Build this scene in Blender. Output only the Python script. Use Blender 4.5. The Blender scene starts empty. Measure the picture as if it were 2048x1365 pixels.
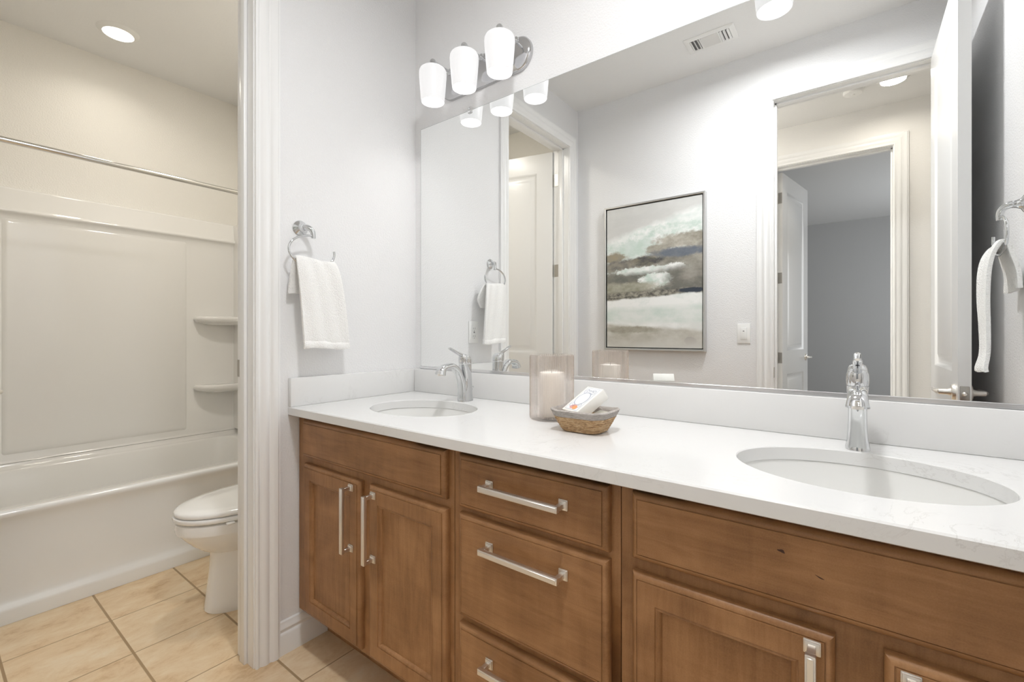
import bpy, bmesh, math, random
from mathutils import Vector, Matrix
random.seed(7)
PI = math.pi
S = bpy.context.scene
COL = S.collection

# ------------------------------------------------------------------ camera
cam_d = bpy.data.cameras.new('camera')
cam_d.sensor_width = 36.0
cam_d.lens = 36.0 * 913.36 / 2048.0
cam_d.shift_y = -15.7 / 2048.0
cam_d.clip_start = 0.02
cam = bpy.data.objects.new('camera', cam_d)
cam.location = (1.6223, -1.4042, 1.1333)
cam.rotation_euler = (PI / 2, 0, math.radians(37.084))
COL.objects.link(cam)
S.camera = cam

# ------------------------------------------------------------------ world, exposure
W = bpy.data.worlds.new('world')
S.world = W
W.use_nodes = True
W.node_tree.nodes['Background'].inputs[0].default_value = (0.75, 0.80, 0.88, 1)
W.node_tree.nodes['Background'].inputs[1].default_value = 0.15
S.view_settings.view_transform = 'Standard'
S.view_settings.look = 'None'
S.view_settings.gamma = 1.0
S.view_settings.use_curve_mapping = False
S.view_settings.exposure = 0.09
S.cycles.use_denoising = True
S.cycles.max_bounces = 14
S.cycles.diffuse_bounces = 8
S.cycles.glossy_bounces = 8
S.cycles.transmission_bounces = 12
S.cycles.transparent_max_bounces = 16
S.cycles.sample_clamp_indirect = 6.0
S.cycles.blur_glossy = 0.8

HC = 2.743          # ceiling
XR = 2.02           # right wall
YB = -1.541         # back wall face
YH0, YH1 = -1.661, -2.75   # hall
YW = 0.006          # mirror wall face
XT = -1.886         # wall behind the tub
COUNTER = 0.8705

# area lamps: bedroom window daylight, tub and hall downlights, plus added unseen fill lamps
def lamp(name, loc, size, power, color, rot=(0, 0, 0), shape='DISK', size_y=None, spread=180):
    d = bpy.data.lights.new(name, 'AREA')
    d.shape = shape; d.size = size
    if size_y: d.size_y = size_y
    d.energy = power; d.color = color; d.spread = math.radians(spread)
    o = bpy.data.objects.new(name, d)
    o.location = loc; o.rotation_euler = rot
    COL.objects.link(o)
    return o
lamp('bath_fill', (1.30, -0.90, HC - 0.012), 0.20, 18.0, (0.985, 0.99, 1.0), spread=168)  # unseen ceiling fill added to light the bathroom, no known fixture here
lamp('tub_downlight', (-1.522, -0.727, HC - 0.022), 0.125, 1.2, (1.0, 0.93, 0.82), spread=140)
lamp('toilet_fill', (-0.62, -0.42, HC - 0.012), 0.20, 8.8, (1.0, 0.95, 0.87))  # added fill lamp out of view, evens out the toilet room
lamp('hall_downlight_and_fill', (1.803, -2.33, HC - 0.022), 0.125, 3.3, (1.0, 0.93, 0.82), spread=165)
lamp('hall_downlight_and_fill', (0.10, -2.20, HC - 0.012), 0.20, 33.0, (1.0, 0.96, 0.90))  # second hall lamp, added out of view to lift the hall by bounce
lamp('bedroom_window_daylight', (3.3, -5.0, 1.5), 1.4, 30.0, (0.93, 0.96, 1.0), rot=(0, PI / 2, 0), shape='RECTANGLE', size_y=1.6)

# ------------------------------------------------------------------ materials
def nt(name):
    m = bpy.data.materials.new(name); m.use_nodes = True
    n = m.node_tree.nodes; l = m.node_tree.links
    return m, n, l, n['Principled BSDF']
def node(n, typ, **kw):
    x = n.new(typ)
    for k, v in kw.items():
        if k in x.inputs: x.inputs[k].default_value = v
        else: setattr(x, k, v)
    return x
def coords(n, l, scale=(1, 1, 1), rot=(0, 0, 0)):
    tc = n.new('ShaderNodeTexCoord'); mp = n.new('ShaderNodeMapping')
    mp.inputs['Scale'].default_value = scale; mp.inputs['Rotation'].default_value = rot
    l.new(tc.outputs['Object'], mp.inputs['Vector'])
    return mp.outputs['Vector']
def ramp(n, l, src, stops):
    r = n.new('ShaderNodeValToRGB')
    el = r.color_ramp.elements
    while len(el) < len(stops): el.new(0.5)
    for e, (p, c) in zip(el, stops):
        e.position = p; e.color = (c[0], c[1], c[2], 1) if hasattr(c, '__len__') else (c, c, c, 1)
    l.new(src, r.inputs[0])
    return r.outputs[0]
def plain(name, c, rough=0.5, metal=0.0, bump=None, coat=0.0, spec=0.5):
    m, n, l, b = nt(name)
    b.inputs['Base Color'].default_value = (*c, 1)
    b.inputs['Roughness'].default_value = rough
    b.inputs['Metallic'].default_value = metal
    b.inputs['Specular IOR Level'].default_value = spec
    b.inputs['Coat Weight'].default_value = coat
    if bump:
        sc, st, dist = bump
        v = coords(n, l)
        t = node(n, 'ShaderNodeTexNoise', Scale=sc, Detail=3.0, Roughness=0.55)
        l.new(v, t.inputs['Vector'])
        bp = node(n, 'ShaderNodeBump', Strength=st, Distance=dist)
        l.new(t.outputs['Fac'], bp.inputs['Height']); l.new(bp.outputs[0], b.inputs['Normal'])
    return m
def emit(name, c, s, base=0.8):
    m, n, l, b = nt(name)
    b.inputs['Base Color'].default_value = (base, base, base, 1)
    b.inputs['Roughness'].default_value = 0.25
    b.inputs['Emission Color'].default_value = (*c, 1)
    b.inputs['Emission Strength'].default_value = s
    return m

M = {}
M['wall'] = plain('painted_wall', (0.80, 0.80, 0.805), 0.42, bump=(150, 0.5, 0.004))
M['tub_wall'] = plain('toilet_room_paint', (0.82, 0.80, 0.755), 0.42, bump=(150, 0.5, 0.004))
M['ceiling'] = plain('ceiling_paint', (0.82, 0.82, 0.815), 0.6, bump=(120, 0.3, 0.004))
M['hall_wall'] = plain('hall_paint', (0.82, 0.81, 0.79), 0.5, bump=(150, 0.3, 0.004))
M['bed_wall'] = plain('bedroom_paint', (0.56, 0.56, 0.56), 0.6, bump=(150, 0.3, 0.004))
M['trim'] = plain('white_trim', (0.84, 0.84, 0.835), 0.28)
M['door'] = plain('white_door', (0.82, 0.82, 0.815), 0.26)
M['acrylic'] = plain('white_acrylic', (0.82, 0.81, 0.785), 0.10, coat=0.3)
M['tub'] = plain('white_tub_acrylic', (0.855, 0.87, 0.875), 0.10, coat=0.3)
M['porcelain'] = plain('porcelain', (0.86, 0.86, 0.85), 0.07, coat=0.4)
M['sink'] = plain('sink_ceramic', (0.78, 0.78, 0.765), 0.10, coat=0.3)
M['chrome'] = plain('chrome', (0.68, 0.69, 0.70), 0.045, 1.0)
M['plate'] = plain('polished_plate', (0.56, 0.56, 0.57), 0.12, 1.0)
M['steel'] = plain('satin_nickel', (0.84, 0.81, 0.765), 0.36, 1.0)
M['hinge'] = plain('brushed_hinge', (0.46, 0.44, 0.41), 0.38, 1.0)
M['channel'] = plain('aluminium_channel', (0.78, 0.78, 0.79), 0.22, 1.0)
M['mirror'] = plain('mirror_silver', (0.93, 0.94, 0.935), 0.0, 1.0)
M['mirror_edge'] = plain('mirror_edge', (0.30, 0.33, 0.32), 0.2)
M['plastic'] = plain('white_plastic', (0.84, 0.84, 0.83), 0.3)
M['dark'] = plain('dark_slot', (0.03, 0.03, 0.03), 0.6)
M['grey_slot'] = plain('vent_slot', (0.16, 0.16, 0.16), 0.6)
M['wax'] = plain('candle_wax', (0.90, 0.87, 0.82), 0.5)
M['wick'] = plain('wick', (0.12, 0.10, 0.08), 0.9)
M['carton'] = plain('white_carton', (0.84, 0.83, 0.79), 0.45)
M['carton_side'] = plain('cream_carton', (0.70, 0.68, 0.60), 0.5)
M['ink_blue'] = plain('blue_ink', (0.44, 0.47, 0.55), 0.6)
M['ink_grey'] = plain('grey_ink', (0.22, 0.22, 0.20), 0.6)
M['ink_orange'] = plain('orange_ink', (0.85, 0.36, 0.14), 0.6)
M['ink_rose'] = plain('rose_ink', (0.66, 0.36, 0.36), 0.6)
M['label_white'] = plain('label_white', (0.90, 0.90, 0.89), 0.5)
M['silver_frame'] = plain('silver_frame', (0.62, 0.62, 0.61), 0.3, 1.0)
M['carpet'] = plain('beige_carpet', (0.58, 0.54, 0.48), 0.95, bump=(300, 0.6, 0.01))
M['clear'] = None
M['shade'] = emit('opal_glass_lit', (1.0, 0.99, 0.99), 0.62, 0.30)
M['bulb'] = emit('lit_bulb', (1.0, 0.985, 0.965), 85.0)
M['lens_warm'] = emit('lit_lens', (1.0, 0.93, 0.80), 6.0)

def m_clear():
    m, n, l, b = nt('clear_plastic')
    b.inputs['Base Color'].default_value = (0.95, 0.95, 0.95, 1)
    b.inputs['Transmission Weight'].default_value = 1.0
    b.inputs['Roughness'].default_value = 0.05
    return m
M['clear'] = m_clear()

def m_glass():
    m, n, l, b = nt('ribbed_glass')
    n.remove(b)
    out = n['Material Output']
    tr = node(n, 'ShaderNodeBsdfTransparent'); tr.inputs[0].default_value = (0.985, 0.968, 0.955, 1)
    gl = node(n, 'ShaderNodeBsdfGlass', IOR=1.42, Roughness=0.02); gl.inputs['Color'].default_value = (0.99, 0.972, 0.96, 1)
    mx = n.new('ShaderNodeMixShader'); mx.inputs[0].default_value = 0.36
    l.new(tr.outputs[0], mx.inputs[1]); l.new(gl.outputs[0], mx.inputs[2]); l.new(mx.outputs[0], out.inputs[0])
    return m
M['glass'] = m_glass()

def m_wood(name, axis):
    m, n, l, b = nt(name)
    st = {'z': (9, 9, 0.9), 'x': (0.9, 9, 9)}[axis]
    v = coords(n, l, st)
    oi = n.new('ShaderNodeObjectInfo')
    va = n.new('ShaderNodeVectorMath'); va.operation = 'ADD'
    sc = n.new('ShaderNodeVectorMath'); sc.operation = 'SCALE'; sc.inputs['Scale'].default_value = 17.0
    cb = n.new('ShaderNodeCombineXYZ')
    for i in range(3): l.new(oi.outputs['Random'], cb.inputs[i])
    l.new(cb.outputs[0], sc.inputs[0]); l.new(v, va.inputs[0]); l.new(sc.outputs[0], va.inputs[1])
    g1 = node(n, 'ShaderNodeTexNoise', Scale=7.0, Detail=7.0, Roughness=0.65, Distortion=0.5)
    l.new(va.outputs[0], g1.inputs['Vector'])
    v2 = coords(n, l, (1, 1, 1))
    vb = n.new('ShaderNodeVectorMath'); vb.operation = 'ADD'
    l.new(v2, vb.inputs[0]); l.new(sc.outputs[0], vb.inputs[1])
    g2 = node(n, 'ShaderNodeTexNoise', Scale=6.5, Detail=3.0, Roughness=0.5, Distortion=0.8)
    l.new(vb.outputs[0], g2.inputs['Vector'])
    g3 = node(n, 'ShaderNodeTexNoise', Scale=420.0, Detail=2.0)
    l.new(v2, g3.inputs['Vector'])
    a = n.new('ShaderNodeMath'); a.operation = 'MULTIPLY_ADD'; a.inputs[1].default_value = 0.40
    l.new(g1.outputs['Fac'], a.inputs[0])
    bb = n.new('ShaderNodeMath'); bb.operation = 'MULTIPLY_ADD'; bb.inputs[1].default_value = 0.45
    l.new(g2.outputs['Fac'], bb.inputs[0]); 
    c3 = n.new('ShaderNodeMath'); c3.operation = 'MULTIPLY'; c3.inputs[1].default_value = 0.15
    l.new(g3.outputs['Fac'], c3.inputs[0]); l.new(c3.outputs[0], bb.inputs[2]); l.new(bb.outputs[0], a.inputs[2])
    # faint ripple figure across the grain
    v4 = coords(n, l, {'z': (3, 3, 26), 'x': (26, 3, 3)}[axis])
    vc = n.new('ShaderNodeVectorMath'); vc.operation = 'ADD'
    l.new(v4, vc.inputs[0]); l.new(sc.outputs[0], vc.inputs[1])
    g4 = node(n, 'ShaderNodeTexNoise', Scale=1.6, Detail=2.0, Roughness=0.5, Distortion=0.6)
    l.new(vc.outputs[0], g4.inputs['Vector'])
    a2 = n.new('ShaderNodeMath'); a2.operation = 'MULTIPLY_ADD'; a2.inputs[1].default_value = 0.13; a2.inputs[2].default_value = -0.065
    l.new(g4.outputs['Fac'], a2.inputs[0])
    a3 = n.new('ShaderNodeMath'); a3.operation = 'ADD'; l.new(a.outputs[0], a3.inputs[0]); l.new(a2.outputs[0], a3.inputs[1])
    rv = n.new('ShaderNodeMath'); rv.operation = 'MULTIPLY_ADD'; rv.inputs[1].default_value = 0.07; rv.inputs[2].default_value = -0.035
    l.new(oi.outputs['Random'], rv.inputs[0])
    a4 = n.new('ShaderNodeMath'); a4.operation = 'ADD'; l.new(a3.outputs[0], a4.inputs[0]); l.new(rv.outputs[0], a4.inputs[1])
    a = a4
    c = ramp(n, l, a.outputs[0], [(0.30, (0.175, 0.081, 0.031)), (0.5, (0.315, 0.158, 0.066)), (0.70, (0.44, 0.238, 0.108))])
    l.new(c, b.inputs['Base Color'])
    b.inputs['Roughness'].default_value = 0.36
    b.inputs['Specular IOR Level'].default_value = 0.4
    bp = node(n, 'ShaderNodeBump', Strength=0.08, Distance=0.001)
    l.new(g1.outputs['Fac'], bp.inputs['Height']); l.new(bp.outputs[0], b.inputs['Normal'])
    return m
M['wood_v'] = m_wood('stained_maple_upright', 'z')
M['wood_h'] = m_wood('stained_maple_level', 'x')
M['wood_dark'] = plain('cabinet_shadow_wood', (0.10, 0.045, 0.02), 0.6)
M['knot'] = plain('wood_knot', (0.05, 0.017, 0.009), 0.5)

def m_quartz():
    m, n, l, b = nt('white_quartz')
    v = coords(n, l)
    w = node(n, 'ShaderNodeTexNoise', Scale=7.0, Detail=6.0, Roughness=0.62, Distortion=1.8)
    l.new(v, w.inputs['Vector'])
    ln = ramp(n, l, w.outputs['Fac'], [(0.485, 0.0), (0.499, 1.0), (0.501, 1.0), (0.515, 0.0)])
    p = node(n, 'ShaderNodeTexNoise', Scale=5.0, Detail=2.0)
    l.new(v, p.inputs['Vector'])
    pm = ramp(n, l, p.outputs['Fac'], [(0.52, 0.0), (0.75, 0.5)])
    mu = n.new('ShaderNodeMath'); mu.operation = 'MULTIPLY'
    l.new(ln, mu.inputs[0]); l.new(pm, mu.inputs[1])
    mx = n.new('ShaderNodeMix'); mx.data_type = 'RGBA'
    mx.inputs['A'].default_value = (0.745, 0.745, 0.74, 1); mx.inputs['B'].default_value = (0.52, 0.51, 0.495, 1)
    l.new(mu.outputs[0], mx.inputs['Factor'])
    l.new(mx.outputs['Result'], b.inputs['Base Color'])
    b.inputs['Roughness'].default_value = 0.16
    return m
M['quartz'] = m_quartz()

def m_tile():
    m, n, l, b = nt('beige_floor_tile')
    tc = n.new('ShaderNodeTexCoord')
    sx = n.new('ShaderNodeSeparateXYZ'); l.new(tc.outputs['Object'], sx.inputs[0])
    def line(out, off, step, half):
        a = n.new('ShaderNodeMath'); a.operation = 'SUBTRACT'; a.inputs[1].default_value = off - step / 2; l.new(out, a.inputs[0])
        p = n.new('ShaderNodeMath'); p.operation = 'FLOORED_MODULO'; p.inputs[1].default_value = step; l.new(a.outputs[0], p.inputs[0])
        s = n.new('ShaderNodeMath'); s.operation = 'SUBTRACT'; s.inputs[1].default_value = step / 2; l.new(p.outputs[0], s.inputs[0])
        ab = n.new('ShaderNodeMath'); ab.operation = 'ABSOLUTE'; l.new(s.outputs[0], ab.inputs[0])
        mr = n.new('ShaderNodeMapRange'); mr.inputs[1].default_value = half - 0.0008; mr.inputs[2].default_value = half + 0.0008
        mr.inputs[3].default_value = 1; mr.inputs[4].default_value = 0
        l.new(ab.outputs[0], mr.inputs[0])
        fl = n.new('ShaderNodeMath'); fl.operation = 'DIVIDE'; fl.inputs[1].default_value = step; l.new(a.outputs[0], fl.inputs[0])
        fh = n.new('ShaderNodeMath'); fh.operation = 'SUBTRACT'; fh.inputs[1].default_value = 0.5; l.new(fl.outputs[0], fh.inputs[0])
        f2 = n.new('ShaderNodeMath'); f2.operation = 'FLOOR'; l.new(fh.outputs[0], f2.inputs[0])
        return mr.outputs[0], f2.outputs[0]
    lx, ix = line(sx.outputs[0], -0.7215, 0.3015, 0.0020)
    ly, iy = line(sx.outputs[1], -0.922, 0.2905, 0.0038)
    mxx = n.new('ShaderNodeMath'); mxx.operation = 'MAXIMUM'; l.new(lx, mxx.inputs[0]); l.new(ly, mxx.inputs[1])
    cb = n.new('ShaderNodeCombineXYZ'); l.new(ix, cb.inputs[0]); l.new(iy, cb.inputs[1])
    wn = n.new('ShaderNodeTexWhiteNoise'); wn.noise_dimensions = '3D'; l.new(cb.outputs[0], wn.inputs['Vector'])
    vs = n.new('ShaderNodeVectorMath'); vs.operation = 'SCALE'; vs.inputs['Scale'].default_value = 4.0
    l.new(wn.outputs['Color'], vs.inputs[0])
    va = n.new('ShaderNodeVectorMath'); va.operation = 'ADD'; l.new(tc.outputs['Object'], va.inputs[0]); l.new(vs.outputs[0], va.inputs[1])
    mp = n.new('ShaderNodeMapping'); mp.inputs['Scale'].default_value = (1.9, 0.95, 1); mp.inputs['Rotation'].default_value = (0, 0, 0.35)
    l.new(va.outputs[0], mp.inputs[0])
    t = node(n, 'ShaderNodeTexNoise', Scale=5.5, Detail=11.0, Roughness=0.76, Distortion=0.35)
    l.new(mp.outputs[0], t.inputs['Vector'])
    c = ramp(n, l, t.outputs['Fac'], [(0.31, (0.55, 0.36, 0.19)), (0.45, (0.72, 0.545, 0.345)), (0.58, (0.78, 0.63, 0.435)), (0.74, (0.82, 0.72, 0.56))])
    mx = n.new('ShaderNodeMix'); mx.data_type = 'RGBA'
    l.new(mxx.outputs[0], mx.inputs['Factor']); l.new(c, mx.inputs['A']); mx.inputs['B'].default_value = (0.36, 0.245, 0.13, 1)
    l.new(mx.outputs['Result'], b.inputs['Base Color'])
    b.inputs['Roughness'].default_value = 0.42
    iv = n.new('ShaderNodeMath'); iv.operation = 'MULTIPLY_ADD'; iv.inputs[1].default_value = -1.0
    l.new(mxx.outputs[0], iv.inputs[0])
    tt = n.new('ShaderNodeMath'); tt.operation = 'MULTIPLY'; tt.inputs[1].default_value = 0.3; l.new(t.outputs['Fac'], tt.inputs[0])
    l.new(tt.outputs[0], iv.inputs[2])
    bp = node(n, 'ShaderNodeBump', Strength=0.5, Distance=0.0015)
    l.new(iv.outputs[0], bp.inputs['Height']); l.new(bp.outputs[0], b.inputs['Normal'])
    return m
M['tile'] = m_tile()

def m_terry():
    m, n, l, b = nt('white_terry')
    v = coords(n, l)
    t = node(n, 'ShaderNodeTexNoise', Scale=300.0, Detail=2.0, Roughness=0.7)
    t2 = node(n, 'ShaderNodeTexVoronoi', Scale=240.0)
    l.new(v, t.inputs['Vector']); l.new(v, t2.inputs['Vector'])
    ad = n.new('ShaderNodeMath'); ad.operation = 'SUBTRACT'; l.new(t.outputs['Fac'], ad.inputs[0]); l.new(t2.outputs['Distance'], ad.inputs[1])
    bp = node(n, 'ShaderNodeBump', Strength=0.6, Distance=0.003)
    l.new(ad.outputs[0], bp.inputs['Height']); l.new(bp.outputs[0], b.inputs['Normal'])
    b.inputs['Base Color'].default_value = (0.88, 0.875, 0.86, 1)
    b.inputs['Roughness'].default_value = 0.95
    b.inputs['Sheen Weight'].default_value = 0.3
    return m
M['terry'] = m_terry()

def m_straw(name, c1, c2, c3, sc):
    m, n, l, b = nt(name)
    v = coords(n, l, sc)
    t = node(n, 'ShaderNodeTexNoise', Scale=60.0, Detail=5.0, Roughness=0.7, Distortion=1.0)
    l.new(v, t.inputs['Vector'])
    c = ramp(n, l, t.outputs['Fac'], [(0.30, c1), (0.50, c2), (0.72, c3)])
    l.new(c, b.inputs['Base Color']); b.inputs['Roughness'].default_value = 0.75
    bp = node(n, 'ShaderNodeBump', Strength=0.9, Distance=0.004)
    l.new(t.outputs['Fac'], bp.inputs['Height']); l.new(bp.outputs[0], b.inputs['Normal'])
    return m
M['straw'] = m_straw('twisted_straw', (0.20, 0.105, 0.045), (0.52, 0.34, 0.18), (0.74, 0.58, 0.38), (1, 1, 2.6))
M['band'] = m_straw('grey_woven_band', (0.27, 0.24, 0.22), (0.46, 0.42, 0.39), (0.60, 0.56, 0.53), (1, 1, 3.5))

def m_painting(x0, z0, w, h):
    """abstract landscape: stacked ragged bands, all in the canvas' own coordinates"""
    m, n, l, b = nt('abstract_painting')
    tc = n.new('ShaderNodeTexCoord')
    sp = n.new('ShaderNodeSeparateXYZ'); l.new(tc.outputs['Object'], sp.inputs[0])
    def mth(op, a, b_, c_=None):
        x = n.new('ShaderNodeMath'); x.operation = op
        for i, q in enumerate((a, b_, c_)):
            if q is None: continue
            if isinstance(q, (int, float)): x.inputs[i].default_value = q
            else: l.new(q, x.inputs[i])
        return x.outputs[0]
    # u from the left of the picture as the mirror shows it (+x), v from the bottom
    u = mth('MULTIPLY_ADD', sp.outputs[0], 1 / w, 0.5)
    v = mth('MULTIPLY_ADD', sp.outputs[2], 1 / h, 0.5)
    def noise(scale, detail=6, seed=0.0, sc=(1, 1, 1), dist=0.0):
        mp = n.new('ShaderNodeMapping'); mp.inputs['Location'].default_value = (seed, seed * 1.7, seed * 0.6); mp.inputs['Scale'].default_value = sc
        l.new(tc.outputs['Object'], mp.inputs[0])
        t = node(n, 'ShaderNodeTexNoise', Scale=scale, Detail=float(detail), Roughness=0.62, Distortion=dist)
        l.new(mp.outputs[0], t.inputs['Vector'])
        return t.outputs['Fac']
    def col(c1, c2, scale, seed, lo=0.38, hi=0.62):
        return ramp(n, l, noise(scale, 6, seed, (1, 1, 1.6)), [(lo, c1), (hi, c2)])
    state = [None]
    def put(mask, color):
        if state[0] is None: state[0] = color; return
        mx = n.new('ShaderNodeMix'); mx.data_type = 'RGBA'
        if isinstance(mask, (int, float)): mx.inputs['Factor'].default_value = mask
        else: l.new(mask, mx.inputs['Factor'])
        l.new(state[0], mx.inputs['A'])
        if isinstance(color, tuple): mx.inputs['B'].default_value = (*color, 1)
        else: l.new(color, mx.inputs['B'])
        state[0] = mx.outputs['Result']
    def below(h0, slope, amp, scale, seed, soft=0.012, curve=0.0):
        # 1 where v < h0 + slope*u + curve*u*u + noise
        e = mth('MULTIPLY_ADD', u, slope, h0)
        if curve: e = mth('ADD', e, mth('MULTIPLY', mth('MULTIPLY', u, u), curve))
        e = mth('ADD', e, mth('MULTIPLY', mth('SUBTRACT', noise(scale, 7, seed), 0.5), amp))
        d = mth('SUBTRACT', e, v)
        mr = n.new('ShaderNodeMapRange'); mr.inputs[1].default_value = -soft; mr.inputs[2].default_value = soft
        l.new(d, mr.inputs[0])
        return mr.outputs[0]
    def blob(cu, cv, ru, rv, amp, scale, seed, soft=0.25):
        soft *= 0.42; amp *= 1.7
        a = mth('DIVIDE', mth('SUBTRACT', u, cu), ru); c = mth('DIVIDE', mth('SUBTRACT', v, cv), rv)
        r = mth('SQRT', mth('ADD', mth('MULTIPLY', a, a), mth('MULTIPLY', c, c)), 0.0)
        r = mth('ADD', r, mth('MULTIPLY', mth('SUBTRACT', noise(scale, 7, seed), 0.5), amp))
        r = mth('ADD', r, mth('MULTIPLY', mth('SUBTRACT', noise(scale * 4.5, 5, seed + 3.0, (1, 1, 1.4)), 0.5), amp * 0.7))
        mr = n.new('ShaderNodeMapRange'); mr.inputs[1].default_value = 1 + soft; mr.inputs[2].default_value = 1 - soft
        l.new(r, mr.inputs[0])
        return mr.outputs[0]
    WHT = (0.86, 0.87, 0.86); MINT = (0.55, 0.66, 0.60); PALE = (0.66, 0.73, 0.70)
    TAU = (0.29, 0.27, 0.22); OLV = (0.22, 0.20, 0.15); DRK = (0.075, 0.075, 0.075); SLT = (0.17, 0.19, 0.22); GRY = (0.60, 0.60, 0.58)
    put(1, col((0.60, 0.60, 0.585), (0.66, 0.66, 0.645), 5, 1.0))
    put(below(0.765, 0.17, 0.07, 9, 2.0, 0.02), col(PALE, WHT, 9, 2.5))
    put(blob(0.72, 0.80, 0.40, 0.045, 0.9, 14, 2.9, 0.4), col(MINT, WHT, 14, 3.3))
    put(blob(0.30, 0.70, 0.24, 0.06, 0.9, 12, 2.2, 0.4), col(MINT, PALE, 12, 1.3))
    put(blob(0.86, 0.72, 0.30, 0.050, 0.8, 9, 5.3, 0.5), col(TAU, (0.50, 0.47, 0.41), 10, 3.6))
    put(blob(0.56, 0.675, 0.12, 0.035, 0.7, 11, 6.1, 0.4), col(TAU, (0.48, 0.46, 0.40), 10, 3.9))
    put(blob(0.08, 0.645, 0.16, 0.035, 0.8, 9, 4.3, 0.5), col((0.34, 0.29, 0.20), TAU, 10, 4.6))
    put(below(0.600, 0.10, 0.09, 8, 5.0, 0.010), col((0.20, 0.19, 0.16), (0.40, 0.38, 0.33), 6, 5.2))
    put(blob(0.42, 0.605, 0.22, 0.030, 0.7, 12, 7.1, 0.5), col(DRK, OLV, 12, 7.3))
    put(blob(0.78, 0.645, 0.26, 0.030, 0.7, 14, 7.6, 0.6), col((0.12, 0.14, 0.18), SLT, 16, 7.9))
    put(blob(0.16, 0.585, 0.18, 0.040, 0.9, 16, 8.1, 0.6), col((0.16, 0.15, 0.14), TAU, 14, 8.3))
    put(blob(0.46, 0.535, 0.40, 0.030, 0.9, 12, 8.8, 0.3), col(MINT, WHT, 12, 9.0))
    put(blob(0.62, 0.49, 0.14, 0.055, 0.9, 14, 9.4, 0.3), col(MINT, WHT, 14, 9.6))
    put(blob(0.74, 0.55, 0.09, 0.028, 0.8, 14, 9.9, 0.3), WHT)
    put(below(0.52, 0.02, 0.09, 7, 10.0, 0.02), col((0.115, 0.12, 0.11), (0.25, 0.24, 0.20), 5, 10.4))
    put(blob(0.55, 0.47, 0.17, 0.05, 0.9, 14, 10.7, 0.3), col(MINT, WHT, 14, 10.9))
    put(blob(0.22, 0.425, 0.40, 0.035, 0.7, 8, 11.0, 0.7), col((0.25, 0.25, 0.18), (0.46, 0.44, 0.37), 7, 11.3))
    put(blob(0.90, 0.47, 0.25, 0.09, 0.5, 6, 11.6, 0.7), col((0.16, 0.155, 0.135), (0.34, 0.32, 0.28), 6, 11.9))
    put(below(0.385, 0.02, 0.035, 16, 12.0, 0.008), col((0.09, 0.085, 0.075), (0.36, 0.34, 0.28), 34, 12.3))
    put(blob(0.90, 0.385, 0.13, 0.018, 0.5, 14, 12.6, 0.4), (0.035, 0.045, 0.065))
    put(below(0.335, 0.035, 0.03, 12, 13.0, 0.006), col(PALE, WHT, 6, 13.3, 0.3, 0.5))
    put(below(0.275, 0.01, 0.03, 7, 14.0, 0.02), col((0.60, 0.69, 0.64), (0.76, 0.79, 0.77), 6, 14.2))
    put(below(0.190, -0.02, 0.03, 8, 15.0, 0.012), col(WHT, (0.74, 0.76, 0.74), 7, 15.2))
    put(below(0.165, -0.045, 0.04, 8, 16.0, 0.012), col((0.44, 0.42, 0.36), (0.60, 0.59, 0.54), 6, 16.2))
    put(blob(0.22, 0.125, 0.30, 0.022, 0.8, 9, 16.6, 0.6), col((0.30, 0.28, 0.22), (0.42, 0.40, 0.34), 9, 16.8))
    put(blob(0.89, 0.050, 0.06, 0.028, 0.5, 9, 17.0, 0.3), (0.40, 0.37, 0.34))
    put(below(0.03, 0.02, 0.04, 8, 17.5, 0.04), (0.62, 0.61, 0.57))
    l.new(state[0], b.inputs['Base Color'])
    b.inputs['Roughness'].default_value = 0.65
    return m

# ------------------------------------------------------------------ mesh helpers
def bm_new(): return bmesh.new()
def box(bm, x0, x1, y0, y1, z0, z1, bev=0.0, seg=2):
    r = bmesh.ops.create_cube(bm, size=1.0)
    vs = r['verts']
    for v in vs:
        v.co = Vector(((x0 + x1) / 2 + v.co.x * (x1 - x0), (y0 + y1) / 2 + v.co.y * (y1 - y0), (z0 + z1) / 2 + v.co.z * (z1 - z0)))
    if bev > 0:
        es = list({e for v in vs for e in v.link_edges})
        bmesh.ops.bevel(bm, geom=es, offset=bev, segments=seg, profile=0.5, affect='EDGES')
    return vs
def bridge(bm, rings, close=True, cap0=False, cap1=False):
    """rings: lists of 3D points of the same length"""
    R = [[bm.verts.new(p) for p in r] for r in rings]
    n = len(R[0])
    for a, b in zip(R, R[1:]):
        for i in range(n if close else n - 1):
            j = (i + 1) % n
            try: bm.faces.new((a[i], a[j], b[j], b[i]))
            except ValueError: pass
    if cap0: bm.faces.new(list(reversed(R[0])))
    if cap1: bm.faces.new(R[-1])
    return R
def lathe(bm, prof, c=(0, 0, 0), n=40, axis='z', cap0=False, cap1=False, sx=1.0, sy=1.0):
    rings = []
    for r, h in prof:
        ring = []
        for i in range(n):
            t = 2 * PI * i / n
            a, b = r * math.cos(t) * sx, r * math.sin(t) * sy
            if axis == 'z': p = (c[0] + a, c[1] + b, c[2] + h)
            elif axis == 'y': p = (c[0] + a, c[1] + h, c[2] - b)
            else: p = (c[0] + h, c[1] + a, c[2] + b)
            ring.append(p)
        rings.append(ring)
    return bridge(bm, rings, True, cap0, cap1)
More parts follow.
